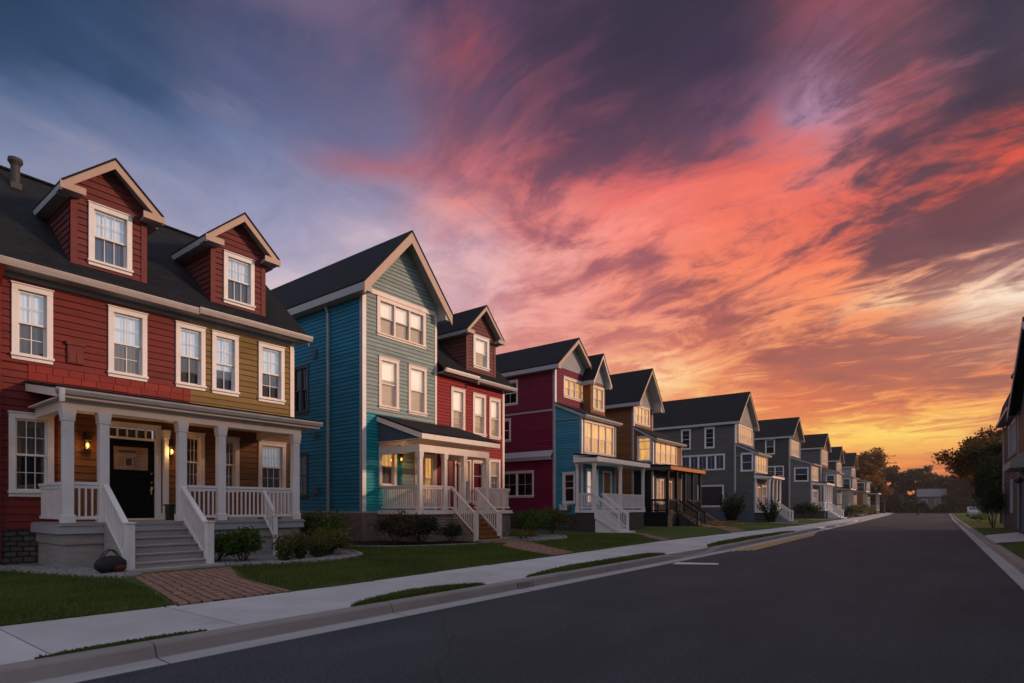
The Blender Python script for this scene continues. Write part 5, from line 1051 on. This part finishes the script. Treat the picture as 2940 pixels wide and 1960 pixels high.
def shed(name,label,x0,x1,y0,y1,zw,zr,wm,rm,win):
    h=thing(name,label,'building',((x0+x1)/2,(y0+y1)/2,0)); c=south(y0); zm=(y0+y1)/2
    siding(h,'wall',wm,c,.1,zw,x0,x1,[hole(w) for w in win],step=.3); B=MB(); B.box(x0,x1,y0+.1,y1,-.1,zw); 
    for a in (x0,x1-.1): B.extr([(a,y0+.1,zw),(a,zm,zr),(a,y1,zw)],(.1,0,0))
    B.build('back_wall',wm,h); B=MB(); B.extr([(x0-.3,y0-.4,zw-.1),(x0-.3,zm,zr+.1),(x0-.3,zm,zr),(x0-.3,y0-.4,zw-.25)],(x1-x0+.6,0,0)); B.extr([(x0-.3,y1+.4,zw-.1),(x0-.3,zm,zr+.1),(x0-.3,zm,zr),(x0-.3,y1+.4,zw-.25)],(x1-x0+.6,0,0)); B.build('roof',rm,h)
    for w in win: window(h,c,w,(2,1,1),'blueshade','dim','greytrim',.14,pleat=False)
shed('shed','long pale grey shed with a low roof among the far trees',-7.6,-.8,214,221,5.0,7.2,M['grey'],mat('faded_metal_roof',(.16,.13,.14),rough=.6),[(-6.6,-5.2,2.4,4.2),(-3.4,-2,2.4,4.2)])
shed('house','small dark two-storey house half hidden by the far trees',-21.5,-15.8,206,213,8.2,11.0,M['dark'],M['roofx'],[(-20.6,-19.2,1.2,3.2),(-18.3,-16.8,1.2,3.2),(-18.3,-16.8,4.6,6.6)])
def car():
    x,y,g=3.1,114,.16; t=thing('parked_car','white car parked on the right verge behind the tree trunk','car',(x,y,g)); w=.88
    pr=[(-2.15,.32),(-2.2,.75),(-2.05,.95),(-1.2,1.05),(-.55,1.47),(.75,1.5),(1.5,1.1),(2.1,1.0),(2.2,.6),(2.1,.32)]
    B=MB(); B.extr([(x-w,y+a,g+z) for a,z in pr],(2*w,0,0)); B.build('body',mat('white_car_paint',(.33,.34,.36),rough=.25,spec=.6,vary=.03),t,bevel=.07)
    B=MB(); B.extr([(x-w*.82,y-1.16,g+1.10),(x+w*.82,y-1.16,g+1.10),(x+w*.74,y-.60,g+1.43),(x-w*.74,y-.60,g+1.43)],(0,-.03,.02)); B.extr([(x-w*.82,y+1.42,g+1.14),(x+w*.82,y+1.42,g+1.14),(x+w*.74,y+.82,g+1.46),(x-w*.74,y+.82,g+1.46)],(0,.03,.02))
    for s in (-1,1): B.extr([(x+s*(w+.004),y-1.0,g+1.06),(x+s*(w+.004),y+1.3,g+1.08),(x+s*(w+.004),y+.72,g+1.42),(x+s*(w+.004),y-.5,g+1.42)],(s*.006,0,0))
    B.build('window',mat('car_glass',(.02,.025,.03),rough=.08,spec=.8),t)
    for s in (-1,1):
        for yy in (-1.35,1.35): B=MB(); B.cyl((x+s*(w-.2),y+yy,g+.32),(x+s*(w+.02),y+yy,g+.32),.32,.32,16); q=B.build('wheel',M['iron'],t); B=MB(); B.cyl((x+s*(w+.02),y+yy,g+.32),(x+s*(w+.03),y+yy,g+.32),.2,.18,12); B.build('rim',M['metal'],q)
        B=MB(); B.box(x+s*.62-.16,x+s*.62+.16,y-2.225,y-2.15,g+.66,g+.80); B.build('headlight',M['greytrim'],t)
car()
def bollard():
    B=MB(); x,y=-5.2,150; B.cyl((x,y,0),(x,y,.95),.16,.13,10); B.ball((x,y,.98),.17,.17,.13,10); B.cyl((x,y,.0),(x,y,.12),.3,.3,10); B.cyl((x-.3,y,.6),(x+.3,y,.6),.09,.09,8); tag(B.build('hydrant',M['iron']),'small black hydrant standing at the far end of the road','hydrant')
bollard()
# ---------------------------------------------------------------- light
SUN_AZ,SUN_EL=55.5,14
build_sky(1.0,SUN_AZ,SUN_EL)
sl=bpy.data.lights.new('sun','SUN'); sl.energy=2.7; sl.angle=radians(5); sl.color=(1,.64,.43)
so=bpy.data.objects.new('sun',sl); COL.objects.link(so); so.location=(20,20,40)
so.rotation_euler=Vector((-sin(radians(SUN_AZ))*cos(radians(SUN_EL)),-cos(radians(SUN_AZ))*cos(radians(SUN_EL)),-sin(radians(SUN_EL)))).to_track_quat('-Z','Y').to_euler()
# thin evening air along the street
B=MB(); B.box(-410,410,-90,650,-1.2,22); hz=bpy.data.materials.new('haze'); hz.use_nodes=True; T=NT(hz.node_tree); T.n.clear()
v=T.add('ShaderNodeVolumePrincipled',{'Color':(.92,.82,.76,1),'Density':.0003,'Anisotropy':.3}); o=T.add('ShaderNodeOutputMaterial'); T.l.new(v.outputs[0],o.inputs[1])
tag(B.build('haze',hz),'thin warm evening haze lying along the street',kind='stuff')
# ---------------------------------------------------------------- camera
EYE=1.5; YAW=math.atan(1004/1320)
cam=bpy.data.objects.new('camera',bpy.data.cameras.new('camera')); COL.objects.link(cam)
cam.data.sensor_width=36; cam.data.lens=36*1320/2352; cam.data.shift_y=382/2352
cam.data.clip_start=.1; cam.data.clip_end=3000
cam.location=(0,0,EYE); cam.rotation_euler=(pi/2,0,YAW)
SC.camera=cam
SC.view_settings.view_transform='Standard'; SC.view_settings.look='None'; SC.view_settings.exposure=0; SC.view_settings.gamma=1
SC.cycles.use_denoising=True
SC.cycles.max_bounces=6; SC.cycles.transparent_max_bounces=16
